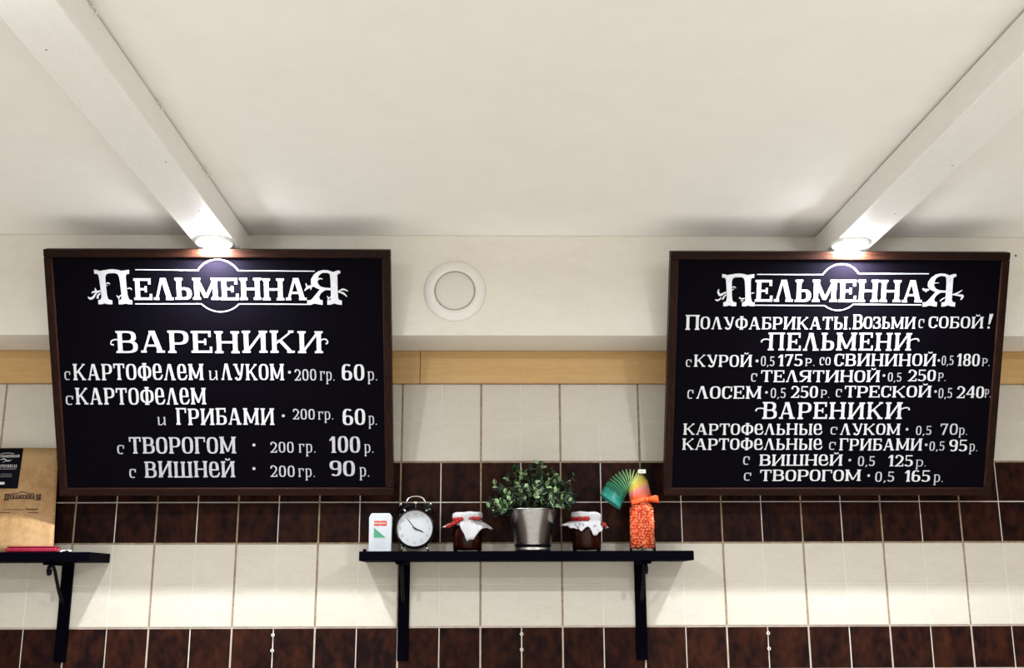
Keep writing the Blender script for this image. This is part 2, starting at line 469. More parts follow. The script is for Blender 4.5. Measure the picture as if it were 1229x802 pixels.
        pen.stroke([(X + w * .6, Y + t * 1.2), (X + w * .5, Y), (X + w * .1, Y - h * .12)], [t * 1.5, t * 1.3, t * .5])
    elif ch == '!':
        pen.poly([(X + w * .2, Y + h * .3), (X + w * .5, Y + h * .3), (X + w, top), (X + w * .3, top)]); pen.dot(X + w * .3, Y + t * .9, t * .9)
    elif ch == '·':
        pen.dot(X + w / 2, mid, h * .48)

STY = {'k': (.30, .19, .17, .09, .04), 'b': (.185, .085, .10, .075, .12), 'c': (.19, .085, .09, .06, .11), 't': (.155, .095, .095, .06, .17), 'l': (.205, .10, .115, .07, .055)}
def word(pen, txt, x0, x1, y0, y1, style):
    T, t, s, o, gap = STY[style]
    h = y1 - y0
    tot = sum(WID[c] for c in txt)
    n = len(txt)
    natural = tot * h + gap * h * (n - 1)
    g = gap * h * min(1, (x1 - x0) / natural)
    k = ((x1 - x0) - g * (n - 1)) / tot
    q = min(1.15, max(.6, (k / h) ** .75))
    x = x0
    for c in txt:
        w = WID[c] * k
        if c == '·': pen.dot((x0 + x1) / 2, (y0 + y1) / 2, (y1 - y0) * .46)
        else:
            hh = h
            j = random.uniform(-.012, .012) * h
            glyph(pen, c, x, y0 + j, w, hh + random.uniform(-.01, .015) * h, T * h * q, t * h * (.5 + .5 * q), s * h, o * h * q)
        x += w + g

def pen_object(pen, name, material, parent, depth, flip=True):
    """lay the collected strokes on a local plane y = -depth (x right, z up)"""
    mb = MB()
    for i, it in enumerate(pen.p):
        y = -(depth + (i % 9) * 0.00002)
        if it[0] == 'p':
            pts = it[1]
            mb.add([(p[0], y, p[1]) for p in pts], [tuple(range(len(pts)))])
        else:
            A, B = it[1], it[2]
            n = len(A)
            mb.add([(p[0], y, p[1]) for p in A] + [(p[0], y, p[1]) for p in B],
                   [(k, k + 1, n + k + 1, n + k) for k in range(n - 1)])
    o = mb.build(name, material, parent, normals=False)
    return o

# ================================================================== ROOM SHELL
mb = MB(); mb.box((-2.6, 0.0032, -1.45), (2.8, 0.16, 1.0))
wall = mb.build('wall_back', M['grout'], kind='structure')
mb = MB(); mb.box((-2.6, -4.2, 0.935), (2.8, 0.16, 1.02))
mb.build('ceiling', M['ceiling'], kind='structure')
for nm_, xa, xb in (('unseen_wall_left', -2.7, -2.6), ('unseen_wall_right', 2.8, 2.9)):  # side walls out of view, added dark for the steel pot to reflect
    mb = MB(); mb.box((xa, -4.2, -1.45), (xb, 0.16, 1.0))
    mb.build(nm_, M['unseen_wall'], kind='structure')
mb = MB(); mb.box((-2.6, -0.185, 0.683), (2.8, 0.0031, 0.935))
soffit = mb.build('trim_1', M['soffit'], kind='structure', bevel=.002)

# pine plank course under the soffit, in lengths butted end to end
trim2 = empty('trim_2', (0, 0, .599)); trim2['kind'] = 'structure'
for (xa, xb) in ((-1.75, -1.2485), (-1.2475, -.1563), (-.1553, .93), (.931, 1.95), (1.951, 2.795), (-2.595, -1.751)):
    mb = MB(); mb.box((xa, -.013, 0.0), (xb, .0031, .0835))
    mb.build('plank', M['plank'], trim2, bevel=.0015)

# tiles: 20 cm field tiles scored into 10 cm squares, each square a piece
def tile_mesh(name, w, h, material, c=.0016, d=.008):
    mb = MB()
    x, z = w / 2, h / 2
    mb.add([(-x, .012, -z), (x, .012, -z), (x, .012, z), (-x, .012, z),
            (-x, 0.0012, -z), (x, 0.0012, -z), (x, 0.0012, z), (-x, 0.0012, z),
            (-x + c, 0, -z + c), (x - c, 0, -z + c), (x - c, 0, z - c), (-x + c, 0, z - c)],
           [(8, 9, 10, 11), (4, 5, 9, 8), (5, 6, 10, 9), (6, 7, 11, 10), (7, 4, 8, 11),
            (0, 1, 5, 4), (1, 2, 6, 5), (2, 3, 7, 6), (3, 0, 4, 7)])
    o = mb.build(name, material)
    me = o.data
    bpy.data.objects.remove(o)
    return me
GM = .0022      # half width of the joint between field tiles
GW = .0005      # half width of the score in a cream tile
GB = .0015      # half width of the pale joint inside a brown tile
def half(i, g_in):
    """extent of square i along one axis: even squares start a field tile, odd ones end it"""
    a = i * .1; b = a + .1
    return (a + GM, b - g_in) if i % 2 == 0 else (a + g_in, b - GM)
rows = [(-2, 'b'), (-1, 'b'), (0, 'w'), (1, 'w'), (2, 'b'), (3, 'b'), (4, 'w'), (5, 'w')]
meshes = {}
for (j, kind_) in rows:
    g = GW if kind_ == 'w' else GB
    za, zb = half(j, g)
    for i in range(-14, 17):
        xa, xb = half(i, g)
        key = (kind_, round(xb - xa, 5), round(zb - za, 5))
        if key not in meshes:
            meshes[key] = tile_mesh('tile', xb - xa, zb - za, M['tile_white' if kind_ == 'w' else 'tile_brown'], c=.0007 if kind_ == 'w' else .0014)
        o = bpy.data.objects.new('tile', meshes[key])
        COL.objects.link(o)
        o.parent = wall
        o.location = ((xa + xb) / 2, random.uniform(-.0003, .0003), (za + zb) / 2)
        o.rotation_euler = (random.uniform(-.004, .004), 0, random.uniform(-.004, .004))
# the same tiling carried on past the picture's edges and down behind the counter, joined
for (kk, nm_m) in (('w', 'tile_white'), ('b', 'tile_brown')):
    mb = MB()
    for (j, k2) in [(-6, 'b'), (-5, 'b'), (-4, 'w'), (-3, 'w')] + rows:
        if k2 != kk: continue
        g = GW if k2 == 'w' else GB
        za, zb = half(j, g)
        for i in range(-26, 28):
            if j >= -2 and -14 <= i <= 16: continue
            xa, xb = half(i, g)
            mb.box((xa, 0, za), (xb, .012, zb))
    mb.build('tile_field', M[nm_m], wall, kind='stuff')
# grout bedded in the wide joints
mb = MB()
for i in range(-13, 15):
    x = i * .2
    mb.box((x - GM, .0024, 0.002), (x + GM, .0125, .599))
for z in (.2, .4):
    mb.box((-2.6, 0.0021, z - GM), (2.8, .0120, z + GM))
mb.build('grout_line', M['grout_dark'], wall)
mb = MB()
for i in range(-13, 15):
    x = i * .2
    mb.box((x - GM - .0008, .0018, -.2), (x + GM + .0008, .0125, -.001))
mb.box((-2.6, .0015, -GM - .0006), (2.8, .0120, GM + .0006))
mb.build('grout_line', M['grout_lit'], wall)  # lower joints get the paler copy, coloured as if lit
mb = MB()
for (za, zb) in ((GM, .2 - GM), (.4 + GM, .599)):
    for i in range(-7, 8):
        mb.box((i * .2 + .1 - GW * 1.6, .0004, za), (i * .2 + .1 + GW * 1.6, .004, zb))
    for i in range(-7, 8):
        mb.box((i * .2 + GM, .0002, za + .1 - GM - GW * 1.6), (i * .2 + .2 - GM, .004, za + .1 - GM + GW * 1.6))
mb.build('score_line', M['score'], wall)
# small plastic spacer rings left in three joints
ring0 = None
for x in (-.5, .1, .7):
    for z in (-.017, -.053):
        if ring0 is None:
            mb = MB(); mb.tube([(.0034 * math.cos(a * PI / 6), 0, .0034 * math.sin(a * PI / 6)) for a in range(12)], .0011, 6, closed=True)
            ring0 = mb.build('tile_spacer', M['hook'], wall, smooth=True); r_ = ring0
        else:
            r_ = copy_part(ring0, wall)
        r_.location = (x, -.0012, z)

# ================================================================== CEILING BEAMS
beam_labels = ['white boxed ceiling beam above the left menu board', 'white boxed ceiling beam above the right menu board']
for bi, bx in enumerate(BEAM_X):
    e = empty('ceiling_beam', (bx, -.185, .87), beam_labels[bi], 'beam', 'ceiling beams')
    mb = MB(); mb.box((-.0485, -3.9, 0), (.0485, 0, .0605))
    mb.build('beam_casing', M['beam'], e, bevel=.0025)
    mb = MB(); mb.box((-.034, -3.9, .0605), (.034, 0, .065))
    mb.build('fixing_batten', M['beam'], e)
    mb = MB()
    for (px, py) in ((.02, -.35), (-.02, -1.05), (.03, -.62)):
        mb.lathe([(0, -.0004), (.0016, -.0003), (.0016, .0005)], (px, py, 0), 8)
    mb.build('nail_head', M['nail'], e)

# small open hooks along the right edge of the left beam
hk = None
for n_, y in enumerate((-1.26, -.936, -.626)):
    if hk is None:
        mb = MB()
        mb.tube([(.000, 0, .0), (.005, 0, .001), (.0095, 0, -.001), (.012, 0, -.006), (.0105, 0, -.0115), (.006, 0, -.0125)], .0013, 7)
        mb.lathe([(0, 0), (.0032, 0), (.0032, .0012), (0, .0012)], (0.0002, 0, 0), 10, 'x')
        hk = mb.build('cup_hook', M['hook'], smooth=True); o = hk
    else:
        o = hk.copy(); COL.objects.link(o)
    o.location = (BEAM_X[0] + .0485, y, .927)
    tag(o, ['small white cup hook on the left beam, farthest from the menu board',
            'middle small white cup hook on the side of the left beam',
            'small white cup hook on the left beam nearest the menu board'][n_], 'hook', 'cup hooks on the left beam')

# ================================================================== LAMPS
def downlight(x, y, label):
    e = empty('downlight', (x, y, .87), label, 'lamp', 'round downlights under the beams')
    mb = MB()
    mb.lathe([(.034, -.0005), (.036, -.0065), (.0405, -.0075), (.044, -.004), (.0445, 0), (.034, 0), (.034, -.0005)], n=48)
    mb.build('lamp_trim', M['lamp_ring'], e, smooth=True)
    mb = MB()
    mb.lathe([(.034, -.001), (.0325, -.007), (.026, -.0125), (.014, -.0155), (0, -.016)], n=40)
    mb.build('lamp_lens', M['lamp_lens'], e, smooth=True)
    l = bpy.data.lights.new('lamp_light', 'AREA')
    l.shape = 'DISK'; l.size = .058; l.energy = LAMP_W if y > -1 else ROOM_LAMP_W; l.color = (.90, .95, 1.0)
    lo = bpy.data.objects.new('lamp_light', l); COL.objects.link(lo); lo.parent = e
    lo.location = (0, 0, -.0168)
    g = bpy.data.lights.new('beam_glow', 'POINT')      # added point light below the lens, imitates the glow on the beam
    g.energy = 1.0; g.shadow_soft_size = .010; g.color = (.93, .96, 1.0)
    go = bpy.data.objects.new('beam_glow', g); COL.objects.link(go); go.parent = e
    go.location = (0, -.012, -.030)
downlight(-.611, LAMP_Y[0], 'lit round downlight under the left beam, right above the left menu board')
downlight(.858, LAMP_Y[0], 'lit round downlight under the right beam, right above the right menu board')
for bi, bx in enumerate(BEAM_X):
    for k, y in enumerate(LAMP_Y[1:]):
        downlight(bx, y, 'round downlight under the %s beam, %s' % (('left', 'right')[bi], ('above the customer side', 'at the room end')[k]))

# ================================================================== MENU BOARDS
BW, BH, RW_ = .7950, .5890, .0188
PHI = math.atan2(.227, .5435)
def menu_board(name, cx, zb, lines, logo, circ, label, alt):
    e = empty(name, (cx, -.10, zb), label, 'menu board', 'framed menu boards', rot=(PHI, 0, 0))
    hw = BW / 2
    for (lo, hi, m) in (((-hw, 0, 0), (hw, .028, RW_), 'frame_h'), ((-hw, 0, BH - RW_), (hw, .028, BH), 'frame_h'),
                        ((-hw, .0002, RW_), (-hw + RW_, .028, BH - RW_), 'frame_v'), ((hw - RW_, .0002, RW_), (hw, .028, BH - RW_), 'frame_v')):
        mb = MB(); mb.box(lo, hi)
        mb.build('frame_rail', M[m], e, bevel=.0022)
    mb = MB(); mb.box((-hw + RW_ - .002, .006, RW_ - .002), (hw - RW_ + .002, .014, BH - RW_ + .002))
    mb.build('writing_surface', M['slate'], e)
    # logo
    P = Pen()
    for (ch, x0, x1, y0, y1) in logo:
        if len(ch) > 1: word(P, ch, x0, x1, y0, y1, 'l')
        elif ch == 'П':
            f = lambda q: (x0 + (q[0] - 170) / 533 * (x1 - x0), y0 + (690 - q[1]) / 475 * (y1 - y0))
            P.poly([f(q) for q in [(170,215),(215,220),(250,232),(300,225),(370,213),(440,208),(510,215),(570,230),(620,222),(680,215),(680,272),(655,272),(632,285),(628,330),(632,460),(640,560),(655,610),(668,630),(703,632),(703,690),(645,690),(605,680),(560,690),(503,690),(503,632),(545,620),(550,560),(540,400),(528,310),(510,275),(470,262),(380,265),(345,278),(330,320),(330,420),(340,560),(350,610),(372,628),(412,635),(412,690),(350,690),(300,678),(255,690),(207,690),(205,632),(235,628),(255,600),(258,540),(245,400),(235,310),(225,280),(205,272),(172,270)]])
            k = (x1 - x0) / 533
            S = lambda pts, w: P.stroke([f(q) for q in pts], [v * k for v in w])
            if not alt:
                S([(60, 588), (95, 612), (140, 592), (168, 555), (205, 520), (250, 505)], [14, 34, 34, 22, 24, 30])
                S([(118, 540), (145, 520), (200, 520)], [8, 30, 26]); S([(172, 465), (180, 495), (200, 520)], [8, 22, 22])
                S([(202, 612), (205, 575), (245, 535)], [30, 30, 16]); S([(330, 410), (365, 396), (392, 415)], [12, 20, 8]); S([(330, 436), (360, 430)], [12, 8])
                S([(480, 565), (505, 592), (548, 560)], [10, 22, 14]); S([(508, 620), (510, 590)], [22, 14]); S([(640, 475), (680, 466), (705, 490)], [16, 18, 14])
            else:
                S([(75, 590), (110, 605), (150, 585), (170, 560)], [12, 26, 22, 10]); S([(130, 440), (118, 480), (150, 525), (200, 505), (250, 480)], [12, 30, 40, 28, 20])
                S([(190, 590), (215, 550), (250, 515)], [26, 24, 14]); S([(330, 420), (365, 402), (398, 425)], [12, 16, 8]); S([(330, 455), (370, 432)], [16, 8])
                S([(455, 560), (490, 582), (540, 570)], [22, 20, 14]); S([(480, 618), (520, 600)], [14, 18]); S([(640, 500), (690, 490)], [18, 12])
        else:
            f = lambda q: (x0 + (q[0] - 218) / 482 * (x1 - x0), y0 + (698 - q[1]) / 483 * (y1 - y0))
            P.poly([f(q) for q in [(690,240),(680,222),(650,220),(620,230),(590,242),(545,228),(540,270),(548,350),(550,500),(550,600),(540,630),(497,635),(497,698),(545,695),(595,678),(640,692),(700,698),(700,635),(665,630),(648,600),(645,400),(645,290),(655,268),(685,262)]])
            P.strip([f(q) for q in [(550,228),(500,216),(440,216),(380,232),(320,275),(278,340),(276,400),(310,445),(370,475),(430,490),(550,494)]],
                    [f(q) for q in [(550,276),(510,256),(460,252),(425,262),(390,290),(372,340),(368,390),(395,432),(425,448),(465,458),(550,464)]])
            P.poly([f(q) for q in [(400,478),(350,540),(290,610),(265,632),(218,635),(218,698),(265,698),(320,680),(375,692),(432,698),(432,632),(400,628),(385,590),(410,540),(460,500),(500,486)]])
            k = (x1 - x0) / 482
            S = lambda pts, w: P.stroke([f(q) for q in pts], [v * k for v in w])
            if not alt:
                S([(655, 512), (720, 482), (790, 505)], [14, 26, 10]); S([(650, 518), (720, 535), (772, 582)], [12, 28, 10])
                S([(185, 502), (228, 460), (310, 425)], [12, 34, 36]); S([(205, 398), (215, 430), (232, 458)], [8, 22, 20]); S([(270, 492), (278, 450)], [8, 24])
                S([(366, 358), (400, 332), (440, 342)], [16, 18, 10]); S([(498, 575), (515, 605), (552, 585)], [10, 22, 14]); S([(505, 632), (520, 605)], [10, 18])
            else:
                S([(650, 520), (720, 500), (790, 455)], [14, 24, 10]); S([(655, 522), (730, 530), (800, 545), (775, 600)], [14, 24, 44, 10])
                S([(205, 432), (235, 455), (300, 450)], [20, 34, 24]); S([(255, 490), (268, 455)], [8, 20]); S([(372, 355), (440, 350)], [14, 8])
                S([(470, 620), (500, 590), (552, 560)], [10, 22, 12])
    def arc(a, b, c, n=16):
        """circular arc through three points"""
        ax, ay = a; bx_, by = b; cx_, cy = c
        d = 2 * (ax * (by - cy) + bx_ * (cy - ay) + cx_ * (ay - by))
        ux = ((ax * ax + ay * ay) * (by - cy) + (bx_ * bx_ + by * by) * (cy - ay) + (cx_ * cx_ + cy * cy) * (ay - by)) / d
        uy = ((ax * ax + ay * ay) * (cx_ - bx_) + (bx_ * bx_ + by * by) * (ax - cx_) + (cx_ * cx_ + cy * cy) * (bx_ - ax)) / d
        r = math.hypot(ax - ux, ay - uy)
        t0 = math.atan2(ay - uy, ax - ux); t1 = math.atan2(cy - uy, cx_ - ux); tb = math.atan2(by - uy, bx_ - ux)
        if by > uy:
            while t1 > t0: t1 -= 2 * PI
        else:
            while t1 < t0: t1 += 2 * PI
        return [(ux + r * math.cos(t0 + (t1 - t0) * i / n), uy + r * math.sin(t0 + (t1 - t0) * i / n)) for i in range(n + 1)]
    T0, T1, T2, T3, T4, B0, B1, B2, B3, B4 = circ
    P.stroke([T0, T1], .0022, 1); P.stroke(arc(T1, T2, T3), .0026, 1); P.stroke([T3, T4], .0022, 1)
    P.stroke([B0, B1], .0026, 1); P.stroke(arc(B1, B2, B3), .0026, 1); P.stroke([B3, B4], .0026, 1)
    pen_object(P, 'painted_heading', M['paint'], e, -.0056)
    # menu lines, split where the pen moves on to a lower line
    cur, last = [], None
    rows_ = []
    for wd in lines:
        if last is not None and wd[1] < last - .05:
            rows_.append(cur); cur = []
        cur.append(wd); last = wd[2]
    rows_.append(cur)
    for r in rows_:
        for wd in r:
            P = Pen()
            word(P, *wd)
            if wd[5] == 'b':
                h = wd[4] - wd[3]; x0, x1, y0 = wd[1], wd[2], wd[3]
                if wd[2] - wd[1] > .45:
                    P.stroke([(x0 + .012, y0 + h * .52), (x0 + .002, y0 + h * .60), (x0 - .009, y0 + h * .55), (x0 - .0115, y0 + h * .40), (x0 - .005, y0 + h * .36)], [.003, .003, .003, .003, .004])
                    P.stroke([(x1 - .012, y0 + h * .38), (x1 - .003, y0 + h * .60), (x1 + .007, y0 + h * .62), (x1 + .011, y0 + h * .48), (x1 + .006, y0 + h * .42)], [.003, .003, .0035, .003, .004])
                else:
                    P.stroke([(x0 + .010, y0 + h * .52), (x0 - .002, y0 + h * .64), (x0 - .013, y0 + h * .60), (x0 - .016, y0 + h * .46)], [.003, .003, .0032, .004])
                    P.stroke([(x1 - .012, y0 + h * .42), (x1 + .002, y0 + h * .64), (x1 + .014, y0 + h * .66), (x1 + .0165, y0 + h * .52)], [.003, .003, .0032, .004])
            greyer = wd[5] == 't' or wd[3] < (.15 if not alt else .02)
            pen_object(P, 'painted_word', M['paint_grey' if greyer else 'paint'], e, -.0056)
    # iron eyes and stays on the back that tie the board to the soffit
    for sx in (-.25, .25):
        mb = MB()
        mb.tube([(sx, .026, .47), (sx, .050, .47), (sx, .1095, .4240)], .0022, 6)
        mb.lathe([(0, .0), (.009, .0), (.009, .002), (0, .002)], (sx, .030, .47), 12, 'y')
        mb.build('hanging_stay', M['iron'], e, smooth=False)
    return e
WORDS_L = [
('ВАРЕНИКИ',-0.2448,0.2373,0.3463,0.3987,'b'),('с',-0.3689,-0.3550,0.2811,0.3017,'t'),('КАРТОФеЛеМ',-0.3484,-0.0440,0.2812,0.3199,'c'),('и',-0.0319,-0.0108,0.2816,0.3039,'t'),('ЛУКОМ',-0.0034,0.1444,0.2814,0.3202,'c'),('·',0.1531,0.1609,0.2965,0.3045,'t'),('200',0.1688,0.2195,0.2807,0.3077,'t'),('гр.',0.2281,0.2629,0.2807,0.3020,'t'),('60',0.2796,0.3325,0.2808,0.3198,'c'),('р.',0.3403,0.3631,0.2808,0.3022,'t'),('с',-0.3696,-0.3520,0.2214,0.2439,'t'),('КАРТОФеЛеМ',-0.3463,-0.0408,0.2223,0.2624,'c'),('и',-0.1574,-0.1376,0.1724,0.1920,'t'),('ГРИБАМИ',-0.1135,0.1181,0.1730,0.2133,'c'),('·',0.1354,0.1433,0.1912,0.1993,'t'),('200',0.1618,0.2136,0.1862,0.2117,'t'),('гр.',0.2214,0.2577,0.1862,0.2056,'t'),('60',0.2795,0.3327,0.1729,0.2125,'c'),('р.',0.3406,0.3606,0.1731,0.1955,'t'),('с',-0.2559,-0.2396,0.1020,0.1245,'t'),('ТВОРОГОМ',-0.2271,0.0251,0.1030,0.1433,'c'),('·',0.0638,0.0716,0.1198,0.1280,'t'),('200',0.1063,0.1616,0.1051,0.1316,'t'),('гр.',0.1737,0.2137,0.1050,0.1263,'t'),('100',0.2469,0.3194,0.1050,0.1450,'c'),('р.',0.3293,0.3515,0.1049,0.1256,'t'),('с',-0.2303,-0.2147,0.0431,0.0651,'t'),('ВИШНеЙ',-0.1939,0.0207,0.0440,0.0837,'c'),('·',0.0617,0.0697,0.0618,0.0700,'t'),('200',0.1044,0.1621,0.0450,0.0730,'t'),('гр.',0.1710,0.2108,0.0450,0.0660,'t'),('90',0.2456,0.3058,0.0473,0.0853,'c'),('р.',0.3169,0.3406,0.0460,0.0687,'t'),]
LOGO_L = [('П',-0.2857,-0.2015,0.4608,0.5414),('ЕЛЬМЕННА',-0.1968,0.2034,0.4715,0.5225),('Я',0.2031,0.2834,0.4604,0.5419),]
WORDS_R = [
('П',-0.3576,-0.3243,0.4042,0.4399,'c'),('ОЛУФАБРИКАТЫ.',-0.3222,0.0347,0.4057,0.4353,'c'),('В',0.0378,0.0613,0.4068,0.4412,'c'),('ОЗЬМИ',0.0637,0.1866,0.4077,0.4358,'c'),('с',0.1936,0.2071,0.4091,0.4309,'t'),('СОБОЙ',0.2176,0.3481,0.4092,0.4370,'c'),('!',0.3571,0.3704,0.4083,0.4431,'c'),('ПЕЛЬМЕНИ',-0.1609,0.1803,0.3553,0.3974,'b'),('с',-0.3538,-0.3406,0.3154,0.3334,'t'),('КУРОЙ',-0.3347,-0.1969,0.3155,0.3445,'c'),('·',-0.1890,-0.1811,0.3260,0.3340,'t'),('0,5',-0.1758,-0.1436,0.3178,0.3412,'t'),('175',-0.1347,-0.0768,0.3178,0.3457,'c'),('Р.',-0.0702,-0.0478,0.3179,0.3367,'t'),('со',-0.0360,-0.0102,0.3201,0.3392,'t'),('СВИНИНОЙ',-0.0011,0.2417,0.3180,0.3474,'c'),('·',0.2446,0.2518,0.3280,0.3352,'t'),('0,5',0.2551,0.2833,0.3204,0.3431,'t'),('180',0.2916,0.3461,0.3182,0.3476,'c'),('Р.',0.3521,0.3709,0.3182,0.3372,'t'),('с',-0.1978,-0.1835,0.2803,0.3004,'t'),('ТЕЛЯТИНОЙ',-0.1741,0.1100,0.2790,0.3074,'c'),('·',0.1159,0.1230,0.2914,0.2987,'t'),('0,5',0.1291,0.1614,0.2805,0.3021,'t'),('250',0.1775,0.2435,0.2813,0.3088,'c'),('Р.',0.2493,0.2681,0.2814,0.3018,'t'),('с',-0.3479,-0.3336,0.2383,0.2600,'t'),('ЛОСЕМ',-0.3270,-0.1714,0.2383,0.2687,'c'),('·',-0.1629,-0.1558,0.2503,0.2576,'t'),('0,5',-0.1492,-0.1133,0.2402,0.2641,'t'),('250',-0.1007,-0.0363,0.2406,0.2688,'c'),('Р.',-0.0291,-0.0082,0.2406,0.2601,'t'),('с',0.0065,0.0209,0.2425,0.2622,'t'),('ТРЕСКОЙ',0.0277,0.2358,0.2419,0.2699,'c'),('·',0.2419,0.2491,0.2525,0.2599,'t'),('0,5',0.2531,0.2858,0.2403,0.2643,'t'),('240',0.2972,0.3624,0.2404,0.2690,'c'),('Р.',0.3645,0.3790,0.2420,0.2624,'t'),('ВАРЕНИКИ',-0.1671,0.1687,0.1889,0.2301,'b'),('КАРТОФеЛЬНЫе',-0.3549,-0.0214,0.1500,0.1774,'c'),('с',-0.0012,0.0147,0.1507,0.1696,'t'),('ЛУКОМ',0.0220,0.1668,0.1499,0.1774,'c'),('·',0.1796,0.1868,0.1599,0.1673,'t'),('0,5',0.2050,0.2421,0.1498,0.1718,'t'),('70',0.2639,0.3056,0.1498,0.1774,'t'),('р.',0.3090,0.3294,0.1498,0.1673,'t'),('КАРТОФеЛЬНЫе',-0.3562,-0.0195,0.1129,0.1407,'c'),('с',-0.0028,0.0131,0.1128,0.1326,'t'),('ГРИБАМИ',0.0220,0.2221,0.1113,0.1406,'c'),('·',0.2283,0.2356,0.1214,0.1288,'t'),('0,5',0.2403,0.2765,0.1106,0.1333,'t'),('95',0.2879,0.3316,0.1093,0.1380,'c'),('р.',0.3371,0.3573,0.1093,0.1279,'t'),('с',-0.2084,-0.1931,0.0757,0.0966,'t'),('ВИШНеЙ',-0.1690,0.0318,0.0735,0.1013,'c'),('·',0.0458,0.0530,0.0834,0.0908,'t'),('0,5',0.0694,0.1102,0.0723,0.0964,'t'),('125',0.1430,0.2025,0.0716,0.0997,'c'),('р.',0.2102,0.2353,0.0712,0.0878,'t'),('с',-0.2050,-0.1878,0.0362,0.0562,'t'),('ТВОРОГОМ',-0.1660,0.0784,0.0350,0.0631,'c'),('·',0.0937,0.1009,0.0447,0.0522,'t'),('0,5',0.1134,0.1594,0.0333,0.0582,'t'),('165',0.1853,0.2468,0.0332,0.0614,'c'),('р.',0.2560,0.2790,0.0324,0.0511,'t'),]
LOGO_R = [('П',-0.2756,-0.1963,0.4606,0.5366),('ЕЛЬМЕННА',-0.1967,0.1993,0.4710,0.5231),('Я',0.2001,0.2775,0.4604,0.5389),]

menu_board('menu_board', -.6058, .3080, WORDS_L, LOGO_L,
           [(-0.191, 0.5415), (-0.047, 0.5407), (0.0057, 0.5656), (0.0456, 0.5398), (0.2223, 0.5391), (-0.1951, 0.4619), (-0.0417, 0.4622), (0.0009, 0.4437), (0.045, 0.4622), (0.2033, 0.4617)],
           'dark framed black menu board on the left with five widely spaced dumpling lines', False)
menu_board('menu_board', .8394, .3065, WORDS_R, LOGO_R,
           [(-0.1938, 0.5357), (-0.0392, 0.5353), (0.0015, 0.5604), (0.0449, 0.5384), (0.2102, 0.5381), (-0.1986, 0.4631), (-0.0309, 0.4624), (0.0055, 0.4514), (0.0359, 0.4657), (0.1974, 0.4646)],
           'dark framed black menu board on the right, crowded with ten lines of prices', True)

# ================================================================== ROUND VENT ON THE SOFFIT
e = empty('air_vent', (-.0628, -.185, .7922), 'round white air vent on the cream soffit between the menu boards', 'vent')
mb = MB(); mb.lathe([(.050, 0), (.0745, .0), (.0752, .003), (.072, .007), (.0605, .011), (.052, .0125), (.0495, .010), (.0495, .0)], n=64, axis='y')
mb.build('vent_flange', M['vent'], e, smooth=True)
mb = MB(); mb.lathe([(0, .0115), (.030, .011), (.044, .0095), (.0470, .007), (.0472, .0)], n=64, axis='y')
mb.build('vent_disc', M['vent_disc'], e, smooth=True)
o = MB().lathe([(0, .0016), (.0022, .0012), (.0026, 0)], n=10, axis='y').build('nail_head', M['nail'], loc=(1.320, -.185, .887))
tag(o, 'dark nail head in the soffit by the upper right corner of the right menu board', 'nail')

# ================================================================== SHELVES
def shelf(name, x0, x1, posts, label, lean):
    e = empty(name, ((x0 + x1) / 2, 0, .154), label, 'shelf', 'black wall shelves')
    cx = (x0 + x1) / 2
    mb = MB(); mb.box((x0 - cx, -.142, 0), (x1 - cx, -.0006, .022))
    mb.build('shelf_board', M['shelf'], e, bevel=.0012)
    for px in posts:
        b = empty('bracket', (px - cx, 0, 0)); b.parent = e
        mb = MB(); mb.box((-.0135, -.010, -.232), (.0135, -.0004, 0))
        mb.build('wall_bar', M['shelf'], b, bevel=.001)
        mb = MB(); mb.box((-.012, -.130, -.007), (.012, -.009, -.0003))
        mb.build('arm', M['shelf'], b, bevel=.001)
        mb = MB()
        mb.tube([(0, -.010, -.098), (0, -.030, -.086), (0, -.052, -.064), (0, -.070, -.040), (0, -.084, -.020), (0, -.098, -.009), (0, -.112, -.008),
                 (0, -.122, -.013), (0, -.125, -.021), (0, -.120, -.028), (0, -.112, -.027), (0, -.110, -.021), (0, -.114, -.018)], .0042, 8)
        mb.build('scroll_brace', M['iron'], b, smooth=True)
    return e
shelf('wall_shelf', -.2816, .5006, (-.186, .3905), 'long black shelf in the middle carrying the clock, jars and plant', 0)
shelf('wall_shelf', -1.50, -.905, (-1.003, -1.40), 'black shelf at the left edge carrying the kraft menu', 0)
ST = .1762          # shelf top

# ------------------------------------------------------------------ white plastic tin
e = empty('plastic_box', (-.2395, -.072, ST), 'small white plastic box with orange and green label at the left end of the shelf', 'box')
mb = MB()
prof = [(-.0262, 0), (.0262, 0), (.0266, .002), (.0275, .080), (.0268, .0835), (.0225, .0905), (.0205, .0915), (-.0205, .0915), (-.0225, .0905), (-.0268, .0835), (-.0275, .080), (-.0266, .002)]
n = len(prof)
mb.add([(x, -.011, z) for x, z in prof] + [(x, .011, z) for x, z in prof],
       [tuple(range(n)), tuple(range(2 * n - 1, n - 1, -1))] + [(k, (k + 1) % n, n + (k + 1) % n, n + k) for k in range(n)])
mb.build('box_body', M['plastic_white'], e, bevel=.0018)
P = Pen(); P.rect(-.0150, .0615, -.0012, .0735); P.rect(-.0002, .0615, .0150, .0735)
pen_object(P, 'orange_label', M['orange_label'], e, .0112)
P = Pen()
for (a, b) in ((-.0138, -.0108), (-.0098, -.0075), (-.0065, -.0045), (-.0037, -.0022), (.0010, .0035), (.0045, .0062), (.0072, .0092), (.0102, .0125)):
    P.rect(a, .0660, b, .0692)
pen_object(P, 'label_lettering', M['plastic_white'], e, .0115)
P = Pen(); P.poly([(-.0152, .0575), (-.0152, .0335), (.0135, .0335)])
pen_object(P, 'green_triangle', M['green_label'], e, .0112)
P = Pen()
